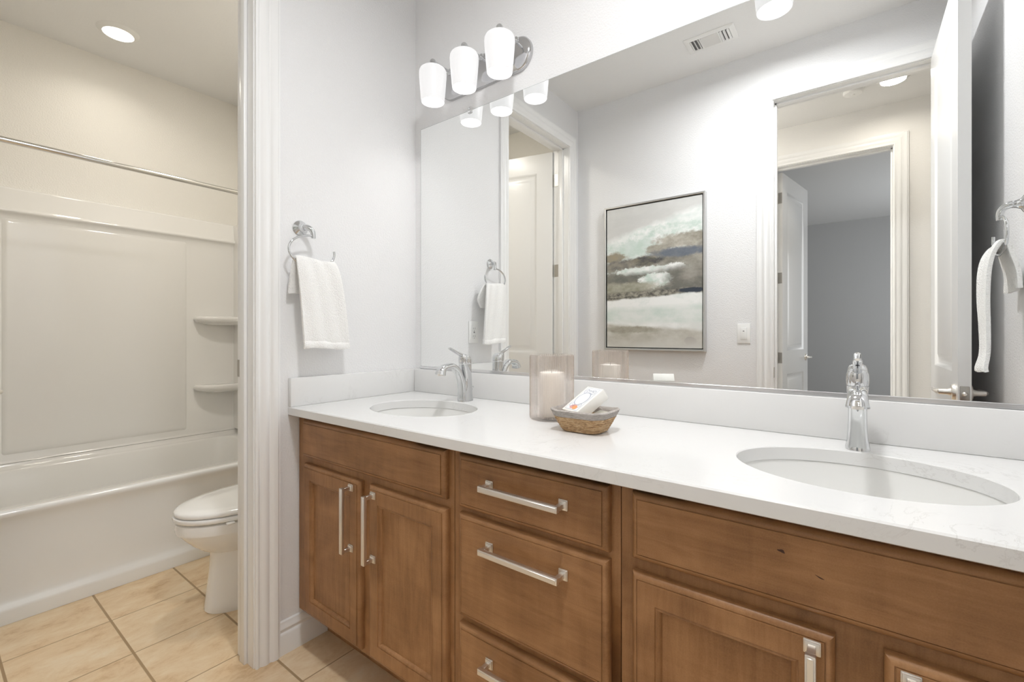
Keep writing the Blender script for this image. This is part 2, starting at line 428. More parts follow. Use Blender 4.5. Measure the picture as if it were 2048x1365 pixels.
def tube(bm, pts, r, n=14, closed=False, rs=None, up=Vector((0, 0, 1))):
    pts = [Vector(p) for p in pts]
    rings = []
    m = len(pts)
    nrm = None
    for i, p in enumerate(pts):
        if closed: d = pts[(i + 1) % m] - pts[i - 1]
        else: d = pts[min(i + 1, m - 1)] - pts[max(i - 1, 0)]
        d.normalize()
        if nrm is None:
            nrm = d.cross(up)
            if nrm.length < 1e-4: nrm = d.cross(Vector((1, 0, 0)))
        nrm = (nrm - d * nrm.dot(d)).normalized()
        bn = d.cross(nrm)
        rr = rs[i] if rs else r
        rings.append([p + nrm * rr * math.cos(2 * PI * k / n) + bn * rr * math.sin(2 * PI * k / n) for k in range(n)])
    if closed: rings.append(rings[0])
    bridge(bm, rings, True, not closed, not closed)
def rrect(hx, hy, r, n=8, cx=0.0, cy=0.0):
    """rounded rectangle, 4*(n+1) points"""
    out = []
    for qx, qy, a0 in ((1, 1, 0), (-1, 1, PI / 2), (-1, -1, PI), (1, -1, 1.5 * PI)):
        for i in range(n + 1):
            a = a0 + (PI / 2) * i / n
            out.append((cx + qx * (hx - r) + r * math.cos(a), cy + qy * (hy - r) + r * math.sin(a)))
    return out
def extrude_profile(bm, prof, place0, place1, close=True, caps=True):
    bridge(bm, [[place0(a, b) for a, b in prof], [place1(a, b) for a, b in prof]], close, caps, caps)

def obj(name, bm, mat, parent=None, loc=None, rot=None, smooth=40, mods=None):
    bmesh.ops.remove_doubles(bm, verts=bm.verts, dist=1e-6)
    bmesh.ops.recalc_face_normals(bm, faces=bm.faces)
    me = bpy.data.meshes.new(name)
    bm.to_mesh(me); bm.free()
    if smooth:
        for p in me.polygons: p.use_smooth = True
        me.set_sharp_from_angle(angle=math.radians(smooth))
    me.materials.append(mat)
    o = bpy.data.objects.new(name, me)
    COL.objects.link(o)
    if parent is not None: o.parent = parent
    if loc is not None: o.location = loc
    if rot is not None: o.rotation_euler = rot
    return o
def thing(name, label, cat, loc=(0, 0, 0), rz=0.0, group=None):
    o = bpy.data.objects.new(name, None)
    o.empty_display_size = 0.05
    COL.objects.link(o)
    o.location = loc; o.rotation_euler = (0, 0, rz)
    return tag(o, label, cat, group)
def tag(o, label, cat, group=None):
    o['label'] = label; o['category'] = cat
    if group: o['group'] = group
    return o
def struct(name, bm, mat, parent=None, smooth=40, loc=None, rot=None, label=None, cat=None):
    o = obj(name, bm, mat, parent, loc, rot, smooth)
    if parent is None:
        o['kind'] = 'structure'
        if label: o['label'] = label
        if cat: o['category'] = cat
    return o
def copy_tree(o, parent=None):
    c = o.copy(); COL.objects.link(c)
    if parent is not None:
        c.parent = parent; c.matrix_parent_inverse = o.matrix_parent_inverse.copy()
    for ch in list(o.children): copy_tree(ch, c)
    return c

# ------------------------------------------------------------------ room shell
DO_TOP = 2.445
L0, L1 = -0.703, -1.405          # toilet-room door opening on the left wall (y)
B0, B1 = 1.246, 1.938            # bathroom door opening on the back wall (x)
H0, H1 = 1.100, 1.822            # bedroom door opening on the hall wall (x)
YB2 = -2.87                      # bedroom side of the hall wall
YF = -6.70                       # far bedroom wall

b = bm_new(); box(b, -2.0, XR + 0.12, -1.60, 0.12, -0.10, 0.0); struct('floor', b, M['tile'], label='beige stone-look floor tiles with brown grout lines', cat='floor')
b = bm_new(); box(b, -1.0, 4.0, -6.9, -1.60, -0.10, -0.002); struct('floor_hall', b, M['carpet'], label='beige carpet of the hall and bedroom', cat='floor')
b = bm_new(); box(b, -2.1, 4.0, -6.9, 0.2, HC, HC + 0.10); struct('ceiling', b, M['ceiling'], label='white textured ceiling', cat='ceiling')
b = bm_new(); box(b, -0.06, XR + 0.12, YW, YW + 0.1, 0.0, HC); struct('wall_front', b, M['wall'], label='white wall the mirror hangs on', cat='wall')
b = bm_new(); box(b, XT - 0.1, -0.06, YW, YW + 0.1, 0.0, HC); struct('wall_tub_end', b, M['tub_wall'], label='toilet room wall behind the tank', cat='wall')
b = bm_new(); box(b, XR, XR + 0.1, YB, YW, 0.0, HC); struct('wall_right', b, M['wall'], label='white wall to the right of the vanity', cat='wall')
b = bm_new(); box(b, XT - 0.1, XT, YB, YW, 0.0, HC); struct('wall_tub_long', b, M['tub_wall'], label='cream wall above the bathtub surround', cat='wall')
# left wall in two skins (white towards the bathroom, cream towards the toilet)
def wall_with_door_y(name, x0, x1, mat, label):
    b = bm_new()
    box(b, x0, x1, L0 + 0.018, YW, 0, HC)
    box(b, x0, x1, YB, L1 - 0.018, 0, HC)
    box(b, x0, x1, L1 - 0.018, L0 + 0.018, DO_TOP + 0.018, HC)
    struct(name, b, mat, label=label, cat='wall')
wall_with_door_y('wall_left', -0.06, 0.0, M['wall'], 'white wall with the towel ring and toilet room doorway')
wall_with_door_y('wall_toilet', -0.12, -0.06, M['tub_wall'], 'toilet room side of the doorway wall')
def wall_with_door_x(name, y0, y1, xa, xb, d0, d1, mat, label):
    b = bm_new()
    box(b, xa, d0 - 0.018, y0, y1, 0, HC)
    box(b, d1 + 0.018, xb, y0, y1, 0, HC)
    box(b, d0 - 0.018, d1 + 0.018, y0, y1, DO_TOP + 0.018, HC)
    struct(name, b, mat, label=label, cat='wall')
wall_with_door_x('wall_back', YB - 0.06, YB, -0.06, XR + 0.1, B0, B1, M['wall'], 'white wall with the painting, seen in the mirror')
b = bm_new(); box(b, XT - 0.1, -0.06, YB - 0.06, YB, 0, HC); struct('wall_tub_foot', b, M['tub_wall'], label='toilet room wall at the tub foot', cat='wall')
wall_with_door_x('wall_hall_near', YH0, YB - 0.06, -1.0, 4.0, B0, B1, M['hall_wall'], 'hall side of the bathroom wall')
wall_with_door_x('wall_hall_far', YH1 - 0.06, YH1, -1.0, 4.0, H0, H1, M['hall_wall'], 'cream hall wall with the bedroom doorway, seen in the mirror')
wall_with_door_x('wall_bedroom_near', YB2, YH1 - 0.06, -1.0, 4.0, H0, H1, M['bed_wall'], 'bedroom side of the hall wall')
b = bm_new(); box(b, -1.0, 4.0, YF - 0.1, YF, 0, HC); struct('wall_bedroom_far', b, M['bed_wall'], label='grey far wall of the bedroom, seen in the mirror', cat='wall')
b = bm_new(); box(b, -1.1, -1.0, YF, YH0, 0, HC); struct('wall_hall_left', b, M['bed_wall'], label='end wall of hall and bedroom', cat='wall')
b = bm_new(); box(b, 4.0, 4.1, YF, YH0, 0, HC); struct('wall_hall_right', b, M['bed_wall'], label='end wall of hall and bedroom', cat='wall')

# casings and jambs
CAS = [(0.004, 0.0), (0.004, 0.009), (0.007, 0.012), (0.012, 0.0125), (0.015, 0.010), (0.020, 0.010), (0.026, 0.014),
       (0.034, 0.0165), (0.042, 0.0165), (0.047, 0.013), (0.052, 0.0135), (0.057, 0.0185), (0.066, 0.020), (0.074, 0.020),
       (0.0775, 0.0165), (0.080, 0.0155), (0.083, 0.0155), (0.084, 0.012), (0.084, 0.0)]
def casing(bm, s0, s1, top, to3):
    """U-shaped mitred moulding round an opening s0..s1; to3(s, z, h) -> point"""
    P = []
    for d, h in CAS:
        P.append([to3(s0 - d, 0.0, h), to3(s0 - d, top + d, h), to3(s1 + d, top + d, h), to3(s1 + d, 0.0, h)])
    V = [[bm.verts.new(p) for p in row] for row in P]
    for a, c in zip(V, V[1:]):
        for k in range(3): bm.faces.new((a[k], a[k + 1], c[k + 1], c[k]))
    for k in (0, 3): bm.faces.new([r[k] for r in V])
def jamb_x(bm, d0, d1, y0, y1, stop0, stop1):
    box(bm, d0 - 0.018, d0, y0, y1, 0, DO_TOP, 0.001, 1); box(bm, d1, d1 + 0.018, y0, y1, 0, DO_TOP, 0.001, 1)
    box(bm, d0 - 0.018, d1 + 0.018, y0, y1, DO_TOP, DO_TOP + 0.018)
    box(bm, d0, d0 + 0.011, stop0, stop1, 0, DO_TOP, 0.002, 2); box(bm, d1 - 0.011, d1, stop0, stop1, 0, DO_TOP, 0.002, 2)
    box(bm, d0, d1, stop0, stop1, DO_TOP - 0.011, DO_TOP, 0.002, 2)
# trim_1: toilet room doorway
b = bm_new()
casing(b, L1, L0, DO_TOP, lambda s, z, h: (h, s, z))
casing(b, L1, L0, DO_TOP, lambda s, z, h: (-0.12 - h, s, z))
for yy0, yy1 in ((L0, L0 + 0.018), (L1 - 0.018, L1)): box(b, -0.12, 0.0, yy0, yy1, 0, DO_TOP, 0.001, 1)
box(b, -0.12, 0.0, L1 - 0.018, L0 + 0.018, DO_TOP, DO_TOP + 0.018)
box(b, -0.080, -0.044, L0 - 0.011, L0, 0, DO_TOP, 0.002, 2); box(b, -0.080, -0.044, L1, L1 + 0.011, 0, DO_TOP, 0.002, 2)
box(b, -0.080, -0.044, L1, L0, DO_TOP - 0.011, DO_TOP, 0.002, 2)
trim1 = struct('trim_1', b, M['trim'], label='white moulded casing of the toilet room doorway', cat='door casing')
b = bm_new(); box(b, -0.121, -0.088, L0 - 0.0015, L0 + 0.001, 0.98, 1.04, 0.0006, 1); obj('strike_plate', b, M['hinge'], trim1)
# trim_2: bathroom doorway
b = bm_new()
casing(b, B0, B1, DO_TOP, lambda s, z, h: (s if s < XR else XR, YB + h, z))
casing(b, B0, B1, DO_TOP, lambda s, z, h: (s, YH0 - h, z))
jamb_x(b, B0, B1, YH0, YB, YB - 0.076, YB - 0.040)
trim2 = struct('trim_2', b, M['trim'], label='white moulded casing of the bathroom doorway, seen in the mirror', cat='door casing')
b = bm_new(); box(b, B0 - 0.001, B0 + 0.0015, YB - 0.034, YB - 0.002, 0.88, 0.94, 0.0006, 1); obj('strike_plate', b, M['hinge'], trim2)
# trim_3: bedroom doorway
b = bm_new()
casing(b, H0, H1, DO_TOP, lambda s, z, h: (s, YH1 + h, z))
casing(b, H0, H1, DO_TOP, lambda s, z, h: (s, YB2 - h, z))
jamb_x(b, H0, H1, YB2, YH1, YB2 + 0.04, YB2 + 0.076)
struct('trim_3', b, M['trim'], label='white moulded casing of the bedroom doorway, seen in the mirror', cat='door casing')

# baseboards
BB = [(0.0, 0.0), (0.014, 0.0), (0.014, 0.068), (0.012, 0.074), (0.0085, 0.077), (0.0085, 0.084), (0.0115, 0.088), (0.0115, 0.093), (0.007, 0.100), (0.0055, 0.112), (0.0, 0.116)]
def board(bm, p0, p1, nx, ny):
    extrude_profile(bm, BB, lambda d, z: (p0[0] + nx * d, p0[1] + ny * d, z), lambda d, z: (p1[0] + nx * d, p1[1] + ny * d, z))
b = bm_new(); board(b, (0, L0 + 0.084), (0, -0.440), 1, 0); struct('baseboard_left', b, M['trim'], label='white baseboard between doorway and vanity', cat='baseboard')
b = bm_new(); board(b, (0.0, YB), (B0 - 0.084, YB), 0, 1); struct('baseboard_back', b, M['trim'], label='white baseboard below the painting', cat='baseboard')
b = bm_new(); board(b, (-0.12, -0.01), (-0.12, L0 + 0.084), -1, 0); struct('baseboard_toilet', b, M['trim'], label='white baseboard beside the toilet', cat='baseboard')
b = bm_new(); board(b, (XR, YB + 0.02), (XR, -0.62), -1, 0); struct('baseboard_right', b, M['trim'], label='white baseboard of the right wall', cat='baseboard')

# ------------------------------------------------------------------ panelled doors
def panel_face(bm, w, h, y, sgn, panels, rings, edge=None, fill=True):
    """face of a slab in the x-z plane at y (outward = sgn), with recessed panels (x0,x1,z0,z1); rings = (inset, depth)"""
    ex, ed = edge if edge else (0.0, 0.0)
    X0, X1, Z0, Z1 = ex, w - ex, ex, h - ex
    xs = sorted({X0, X1, *[p[0] for p in panels], *[p[1] for p in panels]})
    zs = sorted({Z0, Z1, *[p[2] for p in panels], *[p[3] for p in panels]})
    def P(x, z, d): return bm.verts.new((x, y - sgn * d, z))
    for i in range(len(xs) - 1):
        for j in range(len(zs) - 1):
            cx, cz = (xs[i] + xs[i + 1]) / 2, (zs[j] + zs[j + 1]) / 2
            if any(p[0] < cx < p[1] and p[2] < cz < p[3] for p in panels): continue
            bm.faces.new((P(xs[i], zs[j], 0), P(xs[i + 1], zs[j], 0), P(xs[i + 1], zs[j + 1], 0), P(xs[i], zs[j + 1], 0)))
    for x0, x1, z0, z1 in panels:
        prev = [(x0, z0, 0), (x1, z0, 0), (x1, z1, 0), (x0, z1, 0)]
        for ins, dep in rings:
            cur = [(x0 + ins, z0 + ins, dep), (x1 - ins, z0 + ins, dep), (x1 - ins, z1 - ins, dep), (x0 + ins, z1 - ins, dep)]
            for k in range(4):
                q = (k + 1) % 4
                bm.faces.new((P(*prev[k]), P(*prev[q]), P(*cur[q]), P(*cur[k])))
            prev = cur
        if fill: bm.faces.new([P(*c) for c in prev])
    if edge:
        prof = [(0.0, ed + 0.004), (0.0008, ed), (ex * 0.30, ed * 0.62), (ex * 0.62, ed * 0.28), (ex * 0.84, 0.0014), (ex * 0.86, 0.0026), (ex * 0.98, 0.0026), (ex, 0.0)]
        prev = None
        for ins, dep in prof:
            cur = [(ins, ins, dep), (w - ins, ins, dep), (w - ins, h - ins, dep), (ins, h - ins, dep)]
            if prev:
                for k in range(4):
                    q = (k + 1) % 4
                    bm.faces.new((P(*prev[k]), P(*prev[q]), P(*cur[q]), P(*cur[k])))
            prev = cur
def slab_sides(bm, w, h, y0, y1):
    c = [(0, 0), (w, 0), (w, h), (0, h)]
    for k in range(4):
        q = (k + 1) % 4
        bm.faces.new([bm.verts.new(p) for p in ((c[k][0], y0, c[k][1]), (c[q][0], y0, c[q][1]), (c[q][0], y1, c[q][1]), (c[k][0], y1, c[k][1]))])
DR = [(0.004, 0.001), (0.012, 0.008), (0.020, 0.0105), (0.034, 0.0105), (0.056, 0.0035), (0.060, 0.003)]
def door_leaf_bm(w, h, t):
    b = bm_new()
    st = 0.118
    pan = [(st, w - st, 0.20, 0.785), (st, w - st, 0.975, h - 0.135)]
    panel_face(b, w, h, 0.0, -1, pan, DR); panel_face(b, w, h, t, 1, pan, DR)
    slab_sides(b, w, h, 0.0, t)
    return b
def hinge_parts(parent, zs, ox, oy, da):
    """butt hinges at the pin (ox,oy) in the leaf's own frame; da = turn of the jamb plate"""
    for z in zs:
        b = bm_new()
        tube(b, [(ox, oy, z - 0.045), (ox, oy, z + 0.045)], 0.006, 10)
        # plate on the leaf edge
        box(b, ox - 0.001, ox + 0.0015, min(oy, oy + 0.033 * da), max(oy, oy + 0.033 * da), z - 0.044, z + 0.044, 0.0006, 1)
        obj('hinge', b, M['hinge'], parent)
def lever(parent, x, y, z, sgn, towards):
    """door lever with rose: sgn = side of the face, towards = direction of the lever along x"""
    b = bm_new()
    lathe(b, [(0.0, 0.0), (0.031, 0.0), (0.031, 0.004), (0.027, 0.010), (0.014, 0.012), (0.011, 0.020), (0.010, 0.045), (0.0, 0.045)], (0, 0, 0), 24, 'y')
    pts = [(0, 0.040, 0), (towards * 0.015, 0.047, 0), (towards * 0.05, 0.049, 0.0), (towards * 0.115, 0.046, 0.0)]
    tube(b, pts, 0.008, 10, rs=[0.0085, 0.008, 0.007, 0.0055])
    if sgn < 0:
        for v in b.verts: v.co.y = -v.co.y
    for v in b.verts: v.co += Vector((x, y, z))
    return obj('door_handle', b, M['steel'], parent)
LT = 0.035
def leaf(name, w, h, loc, rz, label):
    o = struct(name, door_leaf_bm(w, h, LT), M['door'], loc=loc, rot=(0, 0, rz), label=label, cat='door')
    return o
# door_1: toilet room leaf, hinged on the far jamb, swung into the toilet room (local +x runs from hinge to free edge)
a1 = math.radians(180 - 12.5)
d1 = leaf('door_1', 0.69, 2.425, (-0.128, L1 + 0.012, 0.012), a1, 'white two-panel door of the toilet room, swung open, seen in the mirror')
# in the leaf frame y grows away from the bathroom-side face; keep the slab on the -y side after turning
hinge_parts(d1, (2.22, 1.57, 0.92, 0.27), -0.002, LT, -1)
for z in (2.232, 1.582, 0.932, 0.282):
    b = bm_new(); box(b, -0.118, -0.085, L1 - 0.001, L1 + 0.0018, z - 0.044, z + 0.044, 0.0006, 1); obj('hinge', b, M['hinge'], trim1)
lever(d1, 0.69 - 0.06, LT, 0.92, 1, -1); lever(d1, 0.69 - 0.06, 0.0, 0.92, -1, -1)
# door_2: bathroom leaf, hinged at the right jamb, swung into the bathroom
d2 = leaf('door_2', 0.685, 2.425, (B1 - LT - 0.001, YB + 0.008, 0.012), math.radians(90 - 0.5), 'white two-panel bathroom door standing open beside the right wall, seen in the mirror')
for v in d2.data.vertices: v.co.y = v.co.y - LT
hinge_parts(d2, (2.22, 1.57, 0.92, 0.27), 0.0, -LT, 1)
lever(d2, 0.685 - 0.06, 0.0, 0.905, 1, -1); lever(d2, 0.685 - 0.06, -LT, 0.905, -1, -1)
b = bm_new(); box(b, 0.6845, 0.6865, -LT + 0.005, -0.005, 0.877, 0.933, 0.002, 2)
lp = obj('latch_plate', b, M['hinge'], d2)
b = bm_new(); lathe(b, [(0.0, 0.010), (0.004, 0.010), (0.008, 0.006), (0.009, 0.0)], (0.686, -LT / 2, 0.905), 16, 'x'); obj('latch_bolt', b, M['steel'], lp)
# door_3: bedroom leaf, hinged at the left jamb, swung into the bedroom
d3 = leaf('door_3', 0.70, 2.425, (H0 + 0.004, YB2 - 0.008, 0.012), math.radians(-80), 'white two-panel bedroom door standing ajar inside the grey bedroom, seen in the mirror')
hinge_parts(d3, (2.22, 1.57, 0.92, 0.27), 0.0, 0.0, 1)
lever(d3, 0.70 - 0.06, LT, 0.905, 1, -1); lever(d3, 0.70 - 0.06, 0.0, 0.905, -1, -1)

# ------------------------------------------------------------------ vanity
FY, DY = -0.545, -0.565          # face frame plane, door plane
CAB_TOP, CAB_BOT = 0.8398, 0.134
def door_bm(w, h, slab=False):
    b = bm_new()
    pan = [] if slab else [(0.047, w - 0.047, 0.050, h - 0.052)]
    panel_face(b, w, h, 0.0, -1, pan, [(0.0008, 0.0022), (0.0020, 0.0022), (0.0042, 0.0008), (0.0066, 0.0020), (0.0108, 0.0098), (0.0114, 0.0122)], edge=(0.0135, 0.0085), fill=False)
    # back and rim
    slab_sides(b, w, h, 0.0115, 0.0195)
    panel_face(b, w, h, 0.0195, 1, [], [])
    return b
def pull(parent, L, vertical, x, z, y=0.0):
    """square bar pull; its local origin sits on the face"""
    b = bm_new()
    h = L / 2
    for s in (-1, 1):
        c = s * (h - 0.008)
        box(b, c - 0.011, c + 0.011, -0.003, 0.0, -0.0115, 0.0115, 0.001, 2)
        box(b, c - 0.0095, c + 0.0095, -0.006, -0.002, -0.010, 0.010, 0.001, 2)
        box(b, c - 0.0055, c + 0.0055, -0.030, -0.004, -0.0055, 0.0055, 0.0008, 1)
    box(b, -h + 0.0015, h - 0.0015, -0.0385, -0.0275, -0.0072, 0.0072, 0.0014, 2)
    box(b, -h + 0.005, h - 0.005, -0.0397, -0.036, -0.0046, 0.0046, 0.0008, 1)
    o = obj('handle', b, M['steel'], parent, (x, y, z), (0, PI / 2, 0) if vertical else None)
    return o
def cabinet_body(bm, x0, x1, openings):
    """carcass with toe kick and a face frame around the openings (x0,x1,z0,z1)"""
    box(bm, x0, x0 + 0.016, FY + 0.019, -0.01, CAB_BOT, CAB_TOP)
    box(bm, x1 - 0.016, x1, FY + 0.019, -0.01, CAB_BOT, CAB_TOP)
    box(bm, x0, x1, FY + 0.019, -0.01, CAB_BOT, CAB_BOT + 0.016)
    box(bm, x0, x1, FY + 0.107, FY + 0.122, 0.0, CAB_BOT)
    # face frame as one panel with a fine seam at each end
    xs = sorted({x0 + 0.0006, x1 - 0.0006, *[o[0] for o in openings], *[o[1] for o in openings]})
    zs = sorted({CAB_BOT, CAB_TOP, *[o[2] for o in openings], *[o[3] for o in openings]})
    for i in range(len(xs) - 1):
        for j in range(len(zs) - 1):
            cx, cz = (xs[i] + xs[i + 1]) / 2, (zs[j] + zs[j + 1]) / 2
            hole = any(o[0] < cx < o[1] and o[2] < cz < o[3] for o in openings)
            if not hole: box(bm, xs[i], xs[i + 1], FY, FY + 0.019, zs[j], zs[j + 1])
def front(parent, name, x0, x1, z0, z1, ox, slab, label=None):
    o = obj(name, door_bm(x1 - x0, z1 - z0, slab), M['wood_h'] if slab else M['wood_v'], parent, (x0 - ox, DY, z0))
    if label: o['label'] = label
    if not slab:
        w, h = x1 - x0, z1 - z0
        pb = bm_new(); box(pb, 0.047 + 0.0105, w - 0.047 - 0.0105, 0.0108, 0.0150, 0.050 + 0.0105, h - 0.052 - 0.0105)
        obj('door_panel', pb, M['wood_v'], o, smooth=0)
    return o
Z_FF = (0.698, 0.828); Z_D = (0.150, 0.674)
# left sink cabinet
C1 = thing('vanity_cabinet', 'brown stained sink cabinet with two doors, standing against the white towel ring wall', 'cabinet', (0.0, 0, 0), group='brown sink cabinets')
b = bm_new(); cabinet_body(b, 0.002, 0.786, [(0.085, 0.385, 0.18, 0.645), (0.455, 0.74, 0.18, 0.645)]); obj('body', b, M['wood_v'], C1)
front(C1, 'false_front', 0.055, 0.766, *Z_FF, 0.0, True)
e = front(C1, 'door', 0.061, 0.396, *Z_D, 0.0, False); pull(e, 0.206, True, 0.335 - 0.041, 0.4035)
e = front(C1, 'door', 0.440, 0.770, *Z_D, 0.0, False); pull(e, 0.206, True, 0.028, 0.4025)
# drawer cabinet
OX = 0.787
C2 = thing('drawer_cabinet', 'brown stained cabinet of three drawers between the two sink cabinets', 'cabinet', (OX, 0, 0))
b = bm_new(); cabinet_body(b, 0.0, 0.459, [(0.06, 0.41, 0.72, 0.80), (0.06, 0.41, 0.44, 0.65), (0.06, 0.41, 0.18, 0.37)]); obj('body', b, M['wood_v'], C2)
for z0, z1, hz in ((0.692, 0.828, 0.766), (0.418, 0.678, 0.618), (0.150, 0.400, 0.340)):
    e = front(C2, 'drawer', 0.814, 1.226, z0, z1, OX, True); pull(e, 0.220, False, 1.023 - 0.814, hz + 0.003 - z0)
# right sink cabinet
OX = 1.247
C3 = thing('vanity_cabinet', 'brown stained sink cabinet with two doors, at the right edge of the photo', 'cabinet', (OX, 0, 0), group='brown sink cabinets')
b = bm_new(); cabinet_body(b, 0.0, XR - 0.002 - OX, [(0.06, 0.32, 0.18, 0.645), (0.43, 0.70, 0.18, 0.645)]); obj('body', b, M['wood_v'], C3)
e = front(C3, 'false_front', 1.274, 1.978, *Z_FF, OX, True)
def knot(parent, x, z, rx, rz_, tilt=0.0):
    bb = bm_new()
    ring = []
    for i in range(14):
        t = 2 * PI * i / 14
        r = 1 + 0.25 * math.sin(3 * t + x * 40)
        px, pz = rx * r * math.cos(t), rz_ * r * math.sin(t)
        ring.append((x + px * math.cos(tilt) - pz * math.sin(tilt), -0.0003, z + px * math.sin(tilt) + pz * math.cos(tilt)))
    bb.faces.new([bb.verts.new(p) for p in ring])
    obj('knot', bb, M['knot'], parent)
knot(e, 0.252, 0.088, 0.0052, 0.0024, -0.2); knot(e, 0.303, 0.062, 0.006, 0.0009, -0.35)
e = front(C3, 'door', 1.274, 1.596, *Z_D, OX, False); pull(e, 0.206, True, 0.322 - 0.029, 0.4055)
e = front(C3, 'door', 1.653, 1.978, *Z_D, OX, False); pull(e, 0.206, True, 0.029, 0.4055)

# countertop with two oval cutouts
SINKS = [(0.396, -0.303), (1.623, -0.303)]
SA, SB = 0.210, 0.163
CYF, CTH = -0.5855, 0.030
def ring_dirs(cx, cy, x0, x1, y0, y1, n=64):
    ts = [2 * PI * i / n for i in range(n)]
    for px in (x0, x1):
        for py in (y0, y1): ts.append(math.atan2((py - cy) / SB, (px - cx) / SA) % (2 * PI))
    ts = sorted(set(round(t, 9) for t in ts))
    el, rc = [], []
    for t in ts:
        dx, dy = SA * math.cos(t), SB * math.sin(t)
        el.append((cx + dx, cy + dy))
        k = 1e9
        if dx > 1e-9: k = min(k, (x1 - cx) / dx)
        if dx < -1e-9: k = min(k, (x0 - cx) / dx)
        if dy > 1e-9: k = min(k, (y1 - cy) / dy)
        if dy < -1e-9: k = min(k, (y0 - cy) / dy)
        rc.append((cx + dx * k, cy + dy * k))
    return el, rc
ct = thing('countertop', 'long white quartz countertop with two oval cutouts on the brown cabinets', 'countertop', (0, 0, 0))
b = bm_new()
zt, zb = COUNTER, COUNTER - CTH
y0, y1 = CYF + 0.003, YW - 0.001
xs0, xs1 = 0.001, XR - 0.001
def quad(*p): b.faces.new([b.verts.new(q) for q in p])
cuts = [(SINKS[0][0] - 0.25, SINKS[0][0] + 0.25), (SINKS[1][0] - 0.25, SINKS[1][0] + 0.25)]
segs = [(xs0, cuts[0][0]), (cuts[0][1], cuts[1][0]), (cuts[1][1], xs1)]
for sx0, sx1 in segs:
    quad((sx0, y0, zt), (sx1, y0, zt), (sx1, y1, zt), (sx0, y1, zt))
    quad((sx0, y0, zb), (sx1, y0, zb), (sx1, y1, zb), (sx0, y1, zb))
for (cx, cy), (sx0, sx1) in zip(SINKS, cuts):
    el, rc = ring_dirs(cx, cy, sx0, sx1, y0, y1)
    n = len(el)
    elo = [(cx + (p[0] - cx) * 1.009, cy + (p[1] - cy) * 1.012) for p in el]
    bridge(b, [[(p[0], p[1], zt) for p in rc], [(p[0], p[1], zt) for p in elo], [(p[0], p[1], zt - 0.002) for p in el],
               [(p[0], p[1], zb) for p in el], [(p[0], p[1], zb) for p in rc]])
for a in (0,):
    quad((xs0, y0, zt), (xs1, y0, zt), (xs1, CYF, zt - 0.003), (xs0, CYF, zt - 0.003))
    quad((xs0, CYF, zt - 0.003), (xs1, CYF, zt - 0.003), (xs1, CYF, zb + 0.002), (xs0, CYF, zb + 0.002))
    quad((xs0, CYF, zb + 0.002), (xs1, CYF, zb + 0.002), (xs1, y0, zb), (xs0, y0, zb))
    quad((xs0, y1, zt), (xs1, y1, zt), (xs1, y1, zb), (xs0, y1, zb))
    for x in (xs0, xs1):
        quad((x, y0, zt), (x, CYF, zt - 0.003), (x, CYF, zb + 0.002), (x, y0, zb), (x, y1, zb), (x, y1, zt))
obj('slab', b, M['quartz'], ct, smooth=30)
b = bm_new(); box(b, 0.0215, XR - 0.001, -0.020, YW - 0.001, COUNTER + 0.0003, COUNTER + 0.102, 0.0015, 2)
tag(obj('backsplash', b, M['quartz']), 'long low white quartz backsplash strip along the mirror bottom', 'backsplash')
b = bm_new(); box(b, 0.001, 0.020, -0.585, YW - 0.001, COUNTER + 0.0003, COUNTER + 0.102, 0.0015, 2)
tag(obj('side_splash', b, M['quartz']), 'short white quartz side splash against the left wall under the hand towel', 'backsplash')

def make_sink(label, cx, cy):
    t = thing('sink', label, 'sink', (cx, cy, zb - 0.152), group='oval undermount sinks')
    b = bm_new()
    prof = [(1.09, 0.151), (1.012, 0.151), (1.006, 0.146), (0.985, 0.125), (0.95, 0.098), (0.88, 0.066), (0.76, 0.038), (0.58, 0.018), (0.35, 0.010), (0.13, 0.006)]
    rings = [[(SA * k * math.cos(2 * PI * i / 56), SB * k * math.sin(2 * PI * i / 56), z) for i in range(56)] for k, z in prof]
    out = [(0.13, -0.002), (0.40, -0.001), (0.66, 0.009), (0.86, 0.032), (0.99, 0.070), (1.05, 0.110), (1.09, 0.148), (1.09, 0.151)]
    rings += [[(SA * k * math.cos(2 * PI * i / 56), SB * k * math.sin(2 * PI * i / 56), z) for i in range(56)] for k, z in out]
    bridge(b, rings)
    obj('basin', b, M['sink'], t)
    b = bm_new(); lathe(b, [(0.0, 0.010), (0.018, 0.0095), (0.022, 0.007), (0.030, 0.009), (0.032, 0.0075), (0.022, 0.0), (0.0, 0.0)], (0, 0, 0), 24); obj('drain', b, M['chrome'], t)
    return t
make_sink('oval white undermount sink below the left faucet', *SINKS[0])
make_sink('oval white undermount sink below the right faucet', *SINKS[1])

